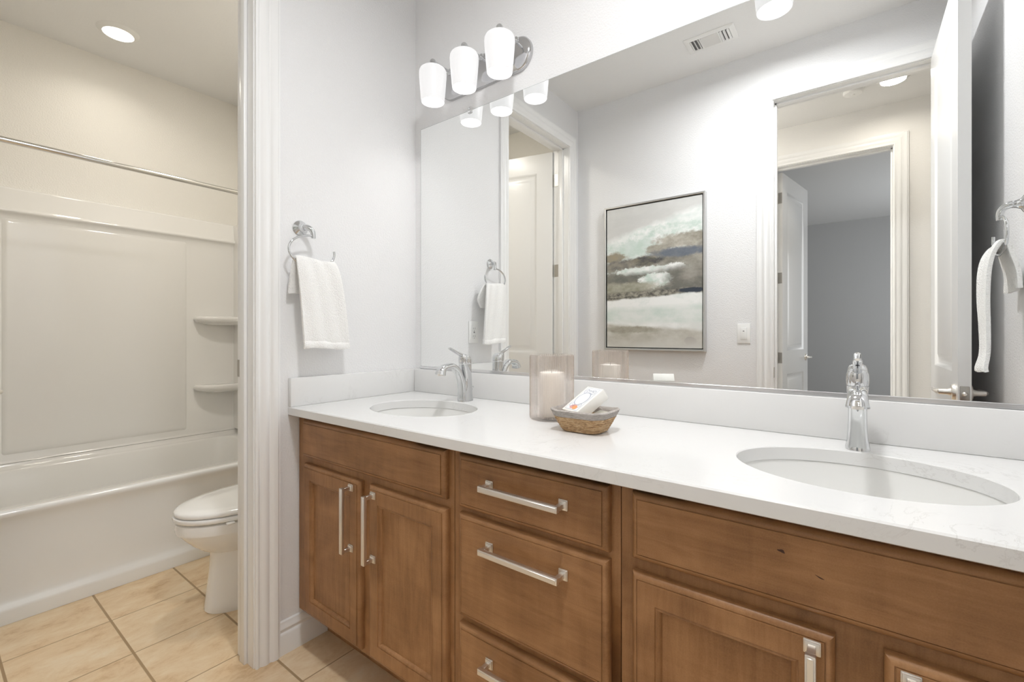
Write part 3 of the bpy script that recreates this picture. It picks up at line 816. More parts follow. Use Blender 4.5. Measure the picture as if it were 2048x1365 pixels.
# faucets
def superloop(cx, cy, hx, hy, z, p=3.0, n=28):
    out = []
    for i in range(n):
        t = 2 * PI * i / n
        c, s = math.cos(t), math.sin(t)
        out.append((cx + hx * math.copysign(abs(c) ** (2 / p), c), cy + hy * math.copysign(abs(s) ** (2 / p), s), z))
    return out
def catmull(pts, k=6):
    out = []
    n = len(pts)
    for i in range(n - 1):
        p0, p1, p2, p3 = (Vector(pts[max(i - 1, 0)]), Vector(pts[i]), Vector(pts[i + 1]), Vector(pts[min(i + 2, n - 1)]))
        for j in range(k):
            t = j / k
            out.append(0.5 * ((2 * p1) + (-p0 + p2) * t + (2 * p0 - 5 * p1 + 4 * p2 - p3) * t * t + (-p0 + 3 * p1 - 3 * p2 + p3) * t ** 3))
    out.append(Vector(pts[-1]))
    return out
def strap(bm, st, n=24, p=2.6, k=6):
    """sweep in the y-z plane: stations (y, z, half width in x, half thickness)"""
    q = catmull([(s[0], s[1], s[2]) for s in st], k); th = [v[0] for v in catmull([(s[3], 0, 0) for s in st], k)]
    rings = []
    for i, s in enumerate(q):
        d = q[min(i + 1, len(q) - 1)] - q[max(i - 1, 0)]
        d = Vector((d.x, d.y)).normalized()
        nn = Vector((-d.y, d.x))
        ring = []
        for j in range(n):
            t = 2 * PI * j / n
            c, sn = math.cos(t), math.sin(t)
            a = s.z * math.copysign(abs(c) ** (2 / p), c); e_ = th[i] * math.copysign(abs(sn) ** (2 / p), sn)
            ring.append((a, s.x + nn.x * e_, s.y + nn.y * e_))
        rings.append(ring)
    bridge(bm, rings, True, True, True)
def make_faucet(label, x):
    f = thing('faucet', label, 'faucet', (x, -0.100, COUNTER), group='chrome vanity faucets')
    b = bm_new()
    # column: (z, centre y, half x, half y)
    cols = [(0.0, 0.0, 0.0235, 0.032), (0.006, 0.0, 0.0232, 0.0315), (0.012, 0.001, 0.0215, 0.030), (0.035, 0.004, 0.0192, 0.0255), (0.065, 0.008, 0.0178, 0.020),
            (0.095, 0.006, 0.0180, 0.0195), (0.120, 0.001, 0.0195, 0.0225), (0.143, -0.002, 0.0208, 0.0245)]
    bridge(b, [superloop(0, c[1], c[2], c[3], c[0], 2.7) for c in cols], True, True, True)
    obj('body', b, M['chrome'], f)
    b = bm_new()
    strap(b, [(-0.018, 0.002, 0.0215, 0.0125), (-0.019, 0.040, 0.0185, 0.0125), (-0.026, 0.080, 0.0172, 0.0125), (-0.045, 0.118, 0.0170, 0.0122), (-0.074, 0.138, 0.0175, 0.0115),
              (-0.099, 0.1375, 0.0166, 0.0116), (-0.117, 0.1335, 0.0168, 0.0128), (-0.1285, 0.1245, 0.0182, 0.0145), (-0.1335, 0.1105, 0.0208, 0.0165)])
    sp = obj('spout', b, M['chrome'], f)
    b = bm_new(); lathe(b, [(0.0, 0.0), (0.0105, 0.0), (0.0105, 0.006), (0.0, 0.006)], (0, -0.1340, 0.1075), 18); obj('aerator', b, M['steel'], sp)
    b = bm_new()
    cap = [(0.1445, -0.002, 0.0206, 0.0242), (0.150, -0.002, 0.0214, 0.0250), (0.160, -0.003, 0.0215, 0.0248), (0.170, -0.005, 0.0205, 0.0225), (0.177, -0.009, 0.0175, 0.0175), (0.181, -0.013, 0.0105, 0.0095), (0.182, -0.014, 0.002, 0.002)]
    bridge(b, [superloop(0, c[1], c[2], c[3], c[0], 2.5) for c in cap], True, True, True)
    strap(b, [(-0.004, 0.170, 0.0105, 0.009), (-0.022, 0.178, 0.0088, 0.0075), (-0.044, 0.187, 0.0080, 0.006), (-0.066, 0.197, 0.0086, 0.0052), (-0.083, 0.2045, 0.0080, 0.0045), (-0.089, 0.2065, 0.0045, 0.0028)], p=2.2)
    h = obj('handle', b, M['chrome'], f)
    b = bm_new(); lathe(b, [(0.0, -0.001), (0.0035, -0.001), (0.0035, 0.002), (0.0, 0.002)], (0, -0.0275, 0.157), 14, 'y'); obj('temperature_mark', b, M['steel'], h)
    b = bm_new(); tube(b, [(0, 0.034, 0.010), (0, 0.036, 0.035), (0, 0.040, 0.048)], 0.0022, 8); lathe(b, [(0, 0.0), (0.004, 0.001), (0.0055, 0.005), (0.004, 0.009), (0, 0.010)], (0, 0.0405, 0.046), 12); obj('lift_rod', b, M['chrome'], f)
    return f
make_faucet('chrome single-lever faucet behind the left sink', 0.410)
make_faucet('chrome single-lever faucet behind the right sink', 1.623)

# ------------------------------------------------------------------ mirror
mr = thing('wall_mirror', 'large frameless wall mirror above the countertop', 'mirror', (0.043, 0.0, 0.9728))
b = bm_new()
mw, mz0, mz1 = 1.985 - 0.043, 0.002, 2.0555 - 0.9728
box(b, 0, mw, 0.0, 0.005, mz0, mz1); obj('glass', b, M['mirror'], mr, smooth=0)
b = bm_new()
box(b, -0.0012, 0.0, 0.0003, 0.005, mz0, mz1); box(b, mw, mw + 0.0012, 0.0003, 0.005, mz0, mz1); box(b, -0.0012, mw + 0.0012, 0.0003, 0.005, mz1, mz1 + 0.0012)
obj('polished_edge', b, M['mirror_edge'], mr, smooth=0)
b = bm_new(); box(b, -0.002, mw + 0.002, -0.004, -0.0004, 0.0, 0.0115, 0.0008, 1); obj('bottom_channel', b, M['channel'], mr)
for cx in (0.300, 1.60):
    b = bm_new(); box(b, cx - 0.009, cx + 0.009, -0.006, -0.0005, mz1 - 0.011, mz1 + 0.013, 0.002, 2)
    cl = obj('clip', b, M['clear'], mr)
    b = bm_new(); lathe(b, [(0.0, -0.0085), (0.003, -0.008), (0.0038, -0.006)], (cx, 0, mz1 + 0.006), 12, 'y'); obj('screw', b, M['chrome'], cl)

# ------------------------------------------------------------------ vanity lights
def make_vanity_light(label, xc):
    t = thing('vanity_light', label, 'wall lamp', (xc, YW, 2.195), group='three-shade chrome vanity lights')
    b = bm_new()
    rings = []
    for ins, y in ((0.0, -0.0005), (0.0, -0.010), (0.004, -0.016), (0.012, -0.021), (0.022, -0.024), (0.030, -0.025)):
        rings.append([(p[0], y, p[1]) for p in rrect(0.238 - ins, 0.066 - ins, 0.0655 - ins, 14)])
    bridge(b, rings, True, True, True); obj('backplate', b, M['plate'], t)
    for dx in (-0.174, 0.0, 0.174):
        yc = -0.121
        b = bm_new()
        tube(b, [(dx, -0.023, 0.046), (dx, yc + 0.010, 0.0475), (dx, yc + 0.003, 0.0475), (dx, yc, 0.044)], 0.0050, 12)
        lathe(b, [(0.0, -0.006), (0.013, -0.005), (0.014, -0.001), (0.0, 0.0)], (dx, -0.022, 0.046), 18, 'y')
        lathe(b, [(0.0, 0.053), (0.0085, 0.052), (0.0125, 0.047), (0.0135, 0.038), (0.021, 0.031), (0.0235, 0.024), (0.0235, 0.013), (0.0, 0.013)], (dx, yc, 0.0), 24)
        obj('arm', b, M['chrome'], t)
        # opal shade, open at the bottom
        b = bm_new()
        z0 = -0.1215
        out = [(0.024, 0.1390), (0.036, 0.1388), (0.0445, 0.1365), (0.0510, 0.1315), (0.0548, 0.1235), (0.0556, 0.1140), (0.0550, 0.1020), (0.0530, 0.075), (0.0505, 0.045), (0.0480, 0.016), (0.0464, 0.003), (0.0452, 0.0)]
        inn = [(0.0438, 0.002), (0.0452, 0.016), (0.0476, 0.045), (0.0500, 0.075), (0.0520, 0.102), (0.0525, 0.114), (0.0515, 0.122), (0.047, 0.130), (0.040, 0.1345), (0.024, 0.136)]
        lathe(b, [(r, z + z0) for r, z in out + inn + [out[0]]], (dx, yc, 0), 40)
        obj('shade', b, M['shade'], t)
        b = bm_new()
        lathe(b, [(0.0, -0.030), (0.012, -0.0275), (0.021, -0.020), (0.026, -0.008), (0.0265, 0.002), (0.022, 0.016), (0.015, 0.030), (0.012, 0.045), (0.0, 0.045)], (dx, yc, -0.062), 24)
        obj('bulb', b, M['bulb'], t)
    return t
make_vanity_light('chrome three-shade vanity light above the left sink', 0.418)
make_vanity_light('chrome three-shade vanity light above the right sink, glimpsed in the mirror at the top edge', 1.604)

# ------------------------------------------------------------------ towel rings and towels
def ring_parts(t, m):
    b = bm_new()
    lathe(b, [(0.0, 0.0), (0.027, 0.0), (0.028, 0.003), (0.025, 0.007), (0.016, 0.012), (0.0115, 0.022), (0.011, 0.030), (0.0, 0.030)], (0, 0, 0), 28, 'x')
    pts = catmull([(0.010, 0.0, 0.0), (0.030, 0.004 * m, 0.001), (0.044, 0.012 * m, -0.004), (0.0515, 0.020 * m, -0.018), (0.052, 0.022 * m, -0.040)], 5)
    k = len(pts)
    tube(b, pts, 0.010, 16, rs=[0.0115 - 0.0035 * i / (k - 1) for i in range(k)])
    obj('mount', b, M['chrome'], t)
    b = bm_new()
    cy, cz, ry, rz = 0.0185 * m, -0.088, 0.0865, 0.056
    arc = []
    for i in range(49):
        a = math.radians(90 + 282 * i / 48)
        arc.append((0.052, cy + m * ry * math.cos(a), cz + rz * math.sin(a)))
    tube(b, arc, 0.0042, 12); obj('ring', b, M['chrome'], t)
def towel_mesh(m, spec):
    """towel draped over the ring's lower bar; local frame of the ring, m = mirror along the wall.
    spec rows from the front hem over the bar to the back hem: (x, z, y_left, y_right)"""
    b = bm_new()
    rows = []
    q = catmull([(s[0], s[1], 0) for s in spec], 5)
    l_ = [v.x for v in catmull([(s[2], 0, 0) for s in spec], 5)]; r_ = [v.x for v in catmull([(s[3], 0, 0) for s in spec], 5)]
    NW = 26
    for i, c in enumerate(q):
        row = []
        for j in range(NW + 1):
            u = j / NW
            y = l_[i] + (r_[i] - l_[i]) * u
            s = i / (len(q) - 1)
            dx = 0.0035 * math.sin(u * 7.0 + 1.5 * s) + 0.002 * math.sin(u * 17 + s * 9)
            dz = 0.004 * math.sin(u * 5.0 + 0.6)
            row.append((c.x + dx, m * y, c.y + dz))
        rows.append(row)
    bridge(b, rows, False)
    return b
def add_towel(name, label, loc, rz, m, spec, hem):
    t = obj(name, towel_mesh(m, spec), M['terry'], None, loc, (0, 0, rz), smooth=80)
    sd = t.modifiers.new('thickness', 'SOLIDIFY'); sd.thickness = 0.010; sd.offset = 0.0
    bv = t.modifiers.new('round', 'BEVEL'); bv.width = 0.003; bv.segments = 2; bv.limit_method = 'ANGLE'; bv.angle_limit = math.radians(50)
    tag(t, label, 'towel', 'white hand towels')
    return t
RL = (0.0, -0.541, 1.516)
tr1 = thing('towel_ring', 'chrome towel ring on the white wall beside the doorway', 'towel ring', RL, group='chrome towel rings'); ring_parts(tr1, 1)
# y values are local (world y = -0.541 + y)
SPEC_L = [(0.079, -0.438, -0.029, 0.150), (0.081, -0.431, -0.029, 0.150), (0.080, -0.421, -0.029, 0.149), (0.076, -0.415, -0.029, 0.148), (0.077, -0.405, -0.029, 0.147), (0.076, -0.36, -0.031, 0.142), (0.074, -0.28, -0.036, 0.133), (0.071, -0.20, -0.042, 0.122), (0.066, -0.150, -0.046, 0.112), (0.060, -0.124, -0.047, 0.104),
          (0.052, -0.118, -0.047, 0.100), (0.043, -0.126, -0.050, 0.106), (0.034, -0.165, -0.053, 0.126), (0.027, -0.205, -0.055, 0.138), (0.024, -0.245, -0.056, 0.110)]
add_towel('hand_towel', 'white terry hand towel hanging from the ring on the left wall', RL, 0.0, 1, SPEC_L, None)
RR = (XR, -0.575, 1.516)
tr2 = thing('towel_ring', 'chrome towel ring on the right wall, seen only in the mirror at the right edge', 'towel ring', RR, PI, group='chrome towel rings'); ring_parts(tr2, 1)
SPEC_R = [(0.092, -0.500, -0.060, 0.085), (0.092, -0.485, -0.058, 0.080), (0.084, -0.44, -0.046, 0.065), (0.084, -0.36, -0.045, 0.062), (0.086, -0.28, -0.045, 0.066), (0.084, -0.20, -0.045, 0.072), (0.076, -0.150, -0.046, 0.080), (0.062, -0.120, -0.047, 0.084),
          (0.052, -0.114, -0.047, 0.086), (0.042, -0.122, -0.050, 0.090), (0.032, -0.160, -0.053, 0.095), (0.022, -0.205, -0.055, 0.100), (0.020, -0.255, -0.056, 0.110)]
add_towel('hand_towel', 'white terry hand towel on the right wall ring, seen only in the mirror', RR, PI, 1, SPEC_R, None)

# ------------------------------------------------------------------ things on the counter
ch = thing('candle_holder', 'ribbed clear glass cylinder candle holder on the countertop', 'candle holder', (0.872, -0.209, COUNTER))
b = bm_new()
NR = 64
def rib(z, r, amp):
    out = []
    for i in range(NR * 6):
        t = 2 * PI * i / (NR * 6)
        rr = r + amp * abs(math.cos(t * NR / 2)) 
        out.append((rr * math.cos(t), rr * math.sin(t), z))
    return out
rings = [rib(0.0, 0.058, 0.0), rib(0.0005, 0.0635, 0.0005), rib(0.004, 0.0655, 0.0018), rib(0.010, 0.0655, 0.0028), rib(0.190, 0.0655, 0.0028), rib(0.196, 0.0655, 0.0012), rib(0.1975, 0.0645, 0.0002),
         rib(0.196, 0.0635, 0.0), rib(0.190, 0.0628, 0.0), rib(0.012, 0.0628, 0.0), rib(0.008, 0.060, 0.0)]
bridge(b, rings, True, True, True); obj('glass_cylinder', b, M['glass'], ch, smooth=30)
cd = thing('candle', 'white pillar candle standing inside the ribbed glass', 'candle', (0.872, -0.209, COUNTER + 0.0085))
b = bm_new(); lathe(b, [(0.0, 0.0), (0.036, 0.0), (0.0375, 0.002), (0.0375, 0.131), (0.036, 0.134), (0.030, 0.1335), (0.015, 0.131), (0.0, 0.130)], n=40); obj('wax', b, M['wax'], cd)
b = bm_new(); tube(b, [(0, 0, 0.129), (0.0005, 0, 0.137), (0.002, 0.001, 0.142)], 0.0011, 8); obj('wick', b, M['wick'], cd)

bk = thing('basket', 'small woven straw basket with a grey rim on the countertop', 'basket', (1.036, -0.302, COUNTER))
def bloop(hx, hy, z, lift, r, n=10, jit=0.0):
    pts = rrect(hx, hy, r, n)
    out = []
    mx = math.hypot(hx, hy)
    for x, y in pts:
        k = max(0.0, (math.hypot(x, y) / mx - 0.72) / 0.28)
        jj = 1 + jit * math.sin(x * 400 + y * 310 + z * 900)
        out.append((x * jj, y * jj, z + lift * k * k))
    return out
def wall_at(s):      # s 0..1 base to rim
    e = s ** 0.85
    return 0.052 + 0.028 * e, 0.041 + 0.022 * e, 0.056 * s
b = bm_new()
rings = [bloop(0.020, 0.014, 0.001, 0, 0.012), bloop(0.047, 0.038, 0.0005, 0, 0.022)]
NROW = 7
for k in range(NROW):
    for q, bulge in ((0.08, 0.0), (0.3, 0.0016), (0.5, 0.0022), (0.7, 0.0016), (0.92, 0.0)):
        s = 0.70 * (k + q) / NROW
        hx, hy, z = wall_at(s)
        rings.append(bloop(hx + bulge, hy + bulge, z + 0.001, 0.008 * s, 0.026, jit=0.008))
rin = []
for s in (0.70, 0.40, 0.1):
    hx, hy, z = wall_at(s); rin.append(bloop(hx - 0.004, hy - 0.004, z + 0.002, 0.008 * s, 0.024))
rin.append(bloop(0.046, 0.036, 0.006, 0, 0.022)); rin.append(bloop(0.02, 0.014, 0.006, 0, 0.012))
bridge(b, rings + rin, True, True, True); obj('straw_body', b, M['straw'], bk, smooth=60)
b = bm_new()
rings = []
for k in range(4):
    for q, bulge in ((0.05, 0.0), (0.35, 0.0014), (0.65, 0.0014), (0.95, 0.0)):
        s = 0.69 + 0.31 * (k + q) / 4
        hx, hy, z = wall_at(s)
        rings.append(bloop(hx + bulge + 0.0005, hy + bulge + 0.0005, z + 0.001, 0.008 * s, 0.026, jit=0.005))
hx, hy, z = wall_at(1.0)
rings.append(bloop(hx - 0.002, hy - 0.002, z + 0.003, 0.008, 0.025))
for s in (0.98, 0.85, 0.70):
    hx, hy, z = wall_at(s); rings.append(bloop(hx - 0.0042, hy - 0.0042, z + 0.001, 0.008 * s, 0.024))
bridge(b, rings + [rings[0]], True); obj('rim_band', b, M['band'], bk, smooth=60)

# printed soap carton leaning in the basket, a second smaller carton under it
def frame_from(o, ax, up):
    ax = Vector(ax).normalized(); up = Vector(up); w_ = ax.cross(up).normalized(); u_ = w_.cross(ax).normalized()
    return Matrix((( w_.x, ax.x, u_.x, o[0]), (w_.y, ax.y, u_.y, o[1]), (w_.z, ax.z, u_.z, o[2]), (0, 0, 0, 1)))
def carton(name, label, mtx, w, ln, h):
    t = thing(name, label, 'box', group='soap cartons in the basket'); t.matrix_world = mtx
    b = bm_new(); box(b, -w / 2, w / 2, 0, ln, -h, 0, 0.0012, 2)
    obj('carton', b, M['carton'], t)
    return t
ax = Vector((0.040, 0.072, 0.056))
sb = carton('soap_box', 'white printed soap carton leaning up out of the basket', frame_from((1.012, -0.347, COUNTER + 0.0565), ax, (0, 0, 1)), 0.074, 0.102, 0.030)
def deco(parent, name, polys, mat, lift=0.0003):
    bb = bm_new()
    for pl in polys: bb.faces.new([bb.verts.new((p[0], p[1], lift)) for p in pl])
    return obj(name, bb, mat, parent, smooth=0)
def strip(p, q, wd):
    d = (Vector(q) - Vector(p)).normalized(); nn = Vector((-d.y, d.x)) * wd / 2
    p = Vector(p); q = Vector(q)
    return [p + nn, q + nn, q - nn, p - nn]
def oval(cx, cy, rx, ry, n=32): return [(cx + rx * math.cos(2 * PI * i / n), cy + ry * math.sin(2 * PI * i / n)) for i in range(n)]
# blue ornamental print with white oval, scrolls and an orange fruit
deco(sb, 'printed_panel', [[(-0.029, 0.006), (0.029, 0.006), (0.029, 0.098), (-0.029, 0.098)]], plain('pale_blue_print', (0.60, 0.63, 0.68), 0.5), 0.0003)
deco(sb, 'label_field', [[(-0.0265, 0.0085), (0.0265, 0.0085), (0.0265, 0.0955), (-0.0265, 0.0955)]], M['label_white'], 0.0005)
polys = []
rnd = random.Random(3)
for sx in (-1, 1):
    for yc in (0.024, 0.080):
        for k in range(16):
            a0 = k * 0.55; r0 = 0.0008 + 0.00055 * k
            p = (sx * (0.0165 + r0 * math.cos(a0)), yc + r0 * 1.2 * math.sin(a0)); qd = (sx * (0.0165 + (r0 + 0.0005) * math.cos(a0 + 0.55)), yc + (r0 + 0.0005) * 1.2 * math.sin(a0 + 0.55))
            polys.append(strip(p, qd, 0.0022))
for k in range(11):
    x = -0.013 + 0.0026 * k
    polys.append(strip((x, 0.083 + 0.002 * math.sin(k * 2.1)), (x + 0.0012, 0.0885 + 0.002 * math.cos(k * 1.7)), 0.0016))
for k in range(40):
    a0 = 2 * PI * k / 40
    polys.append(strip((0.0235 * math.cos(a0), 0.052 + 0.0255 * math.sin(a0)), (0.0235 * math.cos(a0 + 0.16), 0.052 + 0.0255 * math.sin(a0 + 0.16)), 0.0034))
deco(sb, 'blue_scrollwork', polys, M['ink_blue'], 0.0007)
deco(sb, 'white_oval', [oval(0, 0.052, 0.0215, 0.0235)], M['label_white'], 0.0009)
deco(sb, 'rose_fruit', [oval(-0.004, 0.0165, 0.011, 0.0065, 20), oval(0.002, 0.022, 0.0125, 0.0045, 20)], M['ink_rose'], 0.0009)
deco(sb, 'orange_fruit', [oval(0.008, 0.0160, 0.0105, 0.0070, 20)], M['ink_orange'], 0.0011)
# side print: a row of fine dark strokes along the visible right-hand side
bb = bm_new()
for k in range(12):
    y = 0.020 + 0.0042 * k; hgt = 0.0035 + 0.003 * rnd.random()
    bb.faces.new([bb.verts.new(p) for p in ((0.0363, y, -0.013), (0.0363, y + 0.0012, -0.013), (0.0363, y + 0.0022, -0.013 - hgt), (0.0363, y + 0.001, -0.013 - hgt))])
bb.faces.new([bb.verts.new(p) for p in ((0.0363, 0.002, -0.0255), (0.0363, 0.102, -0.0255), (0.0363, 0.102, -0.0285), (0.0363, 0.002, -0.0285))])
obj('side_print', bb, M['ink_grey'], sb, smooth=0)
sb2 = carton('soap_box', 'cream soap carton lying in the basket under the printed one', frame_from((1.052, -0.325, COUNTER + 0.0300), Vector((0.034, 0.072, 0.026)), (0, 0, 1)), 0.050, 0.070, 0.018)
sb2.children[0].data.materials[0] = M['carton_side']

# ------------------------------------------------------------------ wall plates
ot = thing('power_outlet', 'white outlet plate on the left wall behind the hand towel, seen in the mirror', 'outlet', (0.0, -0.400, 1.138))
b = bm_new(); box(b, 0.0, 0.006, -0.036, 0.036, -0.058, 0.058, 0.003, 2); obj('cover_plate', b, M['plastic'], ot)
b = bm_new(); box(b, 0.005, 0.0085, -0.017, 0.017, -0.034, 0.034, 0.001, 2); ins = obj('receptacle', b, M['plastic'], ot)
b = bm_new()
for z in (-0.020, 0.020):
    for y in (-0.0065, 0.0065): box(b, 0.0082, 0.0088, y - 0.0012, y + 0.0012, z - 0.0045, z + 0.0045)
    box(b, 0.0082, 0.0088, -0.002, 0.002, z - 0.013, z - 0.009)
box(b, 0.0082, 0.0088, -0.005, 0.005, -0.004, 0.004)
obj('slots', b, plain('socket_slot', (0.25, 0.25, 0.25), 0.6), ins)
sw = thing('light_switch', 'white rocker light switch beside the bathroom doorway, seen in the mirror', 'switch', (1.094, YB, 1.131))
b = bm_new(); box(b, -0.035, 0.035, 0.0, 0.006, -0.058, 0.058, 0.003, 2); obj('cover_plate', b, M['plastic'], sw)
b = bm_new(); box(b, -0.0165, 0.0165, 0.005, 0.0085, -0.034, 0.034, 0.001, 2); rk = obj('rocker', b, M['plastic'], sw)
b = bm_new(); box(b, -0.004, 0.004, 0.0083, 0.0089, 0.012, 0.017); obj('sensor', b, M['grey_slot'], rk)

# ------------------------------------------------------------------ painting
AX0, AX1, AZ0, AZ1 = 0.226, 0.889, 1.021, 1.996
pa = thing('framed_painting', 'abstract grey and green landscape painting in a thin silver frame, seen in the mirror', 'painting', ((AX0 + AX1) / 2, YB, (AZ0 + AZ1) / 2))
hw, hh = (AX1 - AX0) / 2, (AZ1 - AZ0) / 2
b = bm_new(); box(b, -hw + 0.018, hw - 0.018, 0.008, 0.034, -hh + 0.018, hh - 0.018, 0.001, 1)
cv = obj('canvas', b, m_painting(AX0, AZ0, 2 * (hw - 0.018), 2 * (hh - 0.018)), pa)
b = bm_new()
prof = [(0.0, 0.002), (0.0, 0.040), (0.002, 0.042), (0.0105, 0.042), (0.0125, 0.040), (0.0125, 0.006), (0.03, 0.006), (0.03, 0.002)]
rings = []
for d, y in prof + [prof[0]]:
    rings.append([(-hw + d, y, -hh + d), (hw - d, y, -hh + d), (hw - d, y, hh - d), (-hw + d, y, hh - d)])
bridge(b, rings); obj('frame', b, M['silver_frame'], pa, smooth=30)
b = bm_new(); box(b, -hw + 0.0126, hw - 0.0126, 0.0062, 0.0075, -hh + 0.0126, hh - 0.0126); obj('shadow_gap', b, M['dark'], pa)

# ------------------------------------------------------------------ ceiling fittings
def downlight(label, x, y):
    t = thing('recessed_light', label, 'ceiling light', (x, y, HC), group='recessed ceiling lights')
    b = bm_new(); lathe(b, [(0.0655, -0.016), (0.070, -0.015), (0.082, -0.006), (0.088, -0.002), (0.090, 0.0), (0.0655, 0.0), (0.0655, -0.016)], n=40); obj('trim_ring', b, M['plastic'], t)
    b = bm_new(); lathe(b, [(0.0, -0.0145), (0.050, -0.0145), (0.0655, -0.013)], n=40); obj('lens', b, M['lens_warm'], t)
    return t
downlight('lit recessed ceiling light above the bathtub', -1.522, -0.727)
downlight('lit recessed ceiling light in the hall, seen in the mirror', 1.803, -2.33)
sd = thing('smoke_detector', 'white round smoke detector on the hall ceiling, seen in the mirror', 'smoke detector', (1.60, -2.36, HC))
b = bm_new(); lathe(b, [(0.0, -0.034), (0.030, -0.034), (0.048, -0.030), (0.054, -0.022), (0.054, -0.010), (0.062, -0.008), (0.062, 0.0), (0.0, 0.0)], n=36); obj('housing', b, M['plastic'], sd)
b = bm_new(); lathe(b, [(0.0, -0.0375), (0.010, -0.037), (0.012, -0.034), (0.0, -0.034)], n=20); obj('test_button', b, M['plastic'], sd)
vt = thing('ceiling_vent', 'white ceiling air register with louvres, seen in the mirror', 'vent', (0.983, -1.243, HC))
b = bm_new()
hx, hy = 0.128, 0.076
rings = [[(p[0], p[1], z) for p in rrect(hx - i, hy - i, 0.004, 3)] for i, z in ((0.0, 0.0), (0.0, -0.003), (0.006, -0.007), (0.026, -0.008), (0.028, -0.004))]
bridge(b, rings); obj('frame', b, M['plastic'], vt)
b = bm_new(); box(b, -hx + 0.027, hx - 0.027, -hy + 0.027, hy - 0.027, -0.0035, -0.0005); obj('duct_opening', b, M['grey_slot'], vt)
def slat(x0, x1, y0, y1, tilt_axis, tilt):
    bb = bm_new()
    box(bb, -(x1 - x0) / 2, (x1 - x0) / 2, -(y1 - y0) / 2, (y1 - y0) / 2, -0.0008, 0.0008)
    return obj('louvre', bb, M['plastic'], vt, ((x0 + x1) / 2, (y0 + y1) / 2, -0.0085), (tilt, 0, 0) if tilt_axis == 'x' else (0, tilt, 0))
for k in range(4):
    yy = -0.036 + 0.024 * k
    slat(-0.043, 0.043, yy - 0.008, yy + 0.008, 'x', 0.6)
for k in range(3):
    xx = 0.058 + 0.018 * k
    slat(xx - 0.006, xx + 0.006, -0.049, 0.049, 'y', -0.7); slat(-xx - 0.006, -xx + 0.006, -0.049, 0.049, 'y', 0.7)
for x in (-0.047, 0.047): slat(x - 0.004, x + 0.004, -0.05, 0.05, 'y', 0.0)

# ------------------------------------------------------------------ bathtub, surround, rod
TY0, TY1 = YB + 0.003, YW - 0.003
TX0, TX1 = XT + 0.004, -1.010
tb = thing('bathtub', 'white alcove bathtub along the far wall of the toilet room', 'bathtub', (0, 0, 0))
b = bm_new()
ap = [(-1.030, 0.001), (-1.010, 0.001), (-1.009, 0.050), (-1.012, 0.062), (-1.022, 0.074), (-1.027, 0.090), (-1.029, 0.130), (-1.029, 0.340), (-1.027, 0.375), (-1.020, 0.402), (-1.013, 0.414),
      (-1.010, 0.424), (-1.0115, 0.433), (-1.017, 0.438), (-1.024, 0.440)]
bridge(b, [[(x, TY0, z) for x, z in ap], [(x, TY1, z) for x, z in ap]], False)
obj('apron', b, M['tub'], tb, smooth=60)
b = bm_new()
def ol(x0, x1, y0, y1, r, z):
    return [(p[0], p[1], z) for p in rrect((x1 - x0) / 2, (y1 - y0) / 2, r, 10, (x0 + x1) / 2, (y0 + y1) / 2)]
rings = [ol(TX0, -1.024, TY0, TY1, 0.001, 0.440), ol(-1.800, -1.078, TY0 + 0.085, TY1 - 0.075, 0.10, 0.440), ol(-1.796, -1.084, TY0 + 0.090, TY1 - 0.080, 0.10, 0.437), ol(-1.790, -1.090, TY0 + 0.096, TY1 - 0.086, 0.10, 0.428),
         ol(-1.770, -1.105, TY0 + 0.13, TY1 - 0.105, 0.11, 0.30), ol(-1.750, -1.125, TY0 + 0.20, TY1 - 0.125, 0.12, 0.15), ol(-1.725, -1.150, TY0 + 0.25, TY1 - 0.150, 0.12, 0.095), ol(-1.68, -1.195, TY0 + 0.30, TY1 - 0.20, 0.12, 0.078), ol(-1.50, -1.40, TY0 + 0.5, TY1 - 0.5, 0.05, 0.074)]
bridge(b, rings, True, False, True)
obj('basin', b, M['acrylic'], tb, smooth=60)
b = bm_new()
lip = [(XT + 0.003, 0.4398), (-1.8005, 0.4399), (-1.806, 0.4408), (-1.814, 0.4440), (-1.821, 0.4490), (-1.826, 0.4560), (-1.829, 0.466), (XT + 0.003, 0.466)]
bridge(b, [[(x, TY0, z) for x, z in lip], [(x, TY1, z) for x, z in lip]], True, True, True)
obj('back_ledge', b, M['acrylic'], tb, smooth=50)

su = thing('tub_surround', 'white moulded wall surround above the bathtub with corner shelves', 'tub surround', (0, 0, 0))
b = bm_new()
sp_ = [(XT + 0.001, 0.468), (-1.829, 0.468), (-1.834, 0.472), (-1.838, 0.480), (-1.838, 1.700), (-1.837, 1.728), (-1.832, 1.742), (-1.824, 1.749), (-1.818, 1.754), (-1.8165, 1.761), (-1.820, 1.767), (-1.830, 1.780), (-1.842, 1.872), (-1.846, 1.880), (-1.852, 1.883), (XT + 0.001, 1.884)]
bridge(b, [[(x, TY0, z) for x, z in sp_], [(x, TY1, z) for x, z in sp_]], True, True, True)
obj('back_panel', b, M['acrylic'], su, smooth=50)
b = bm_new()
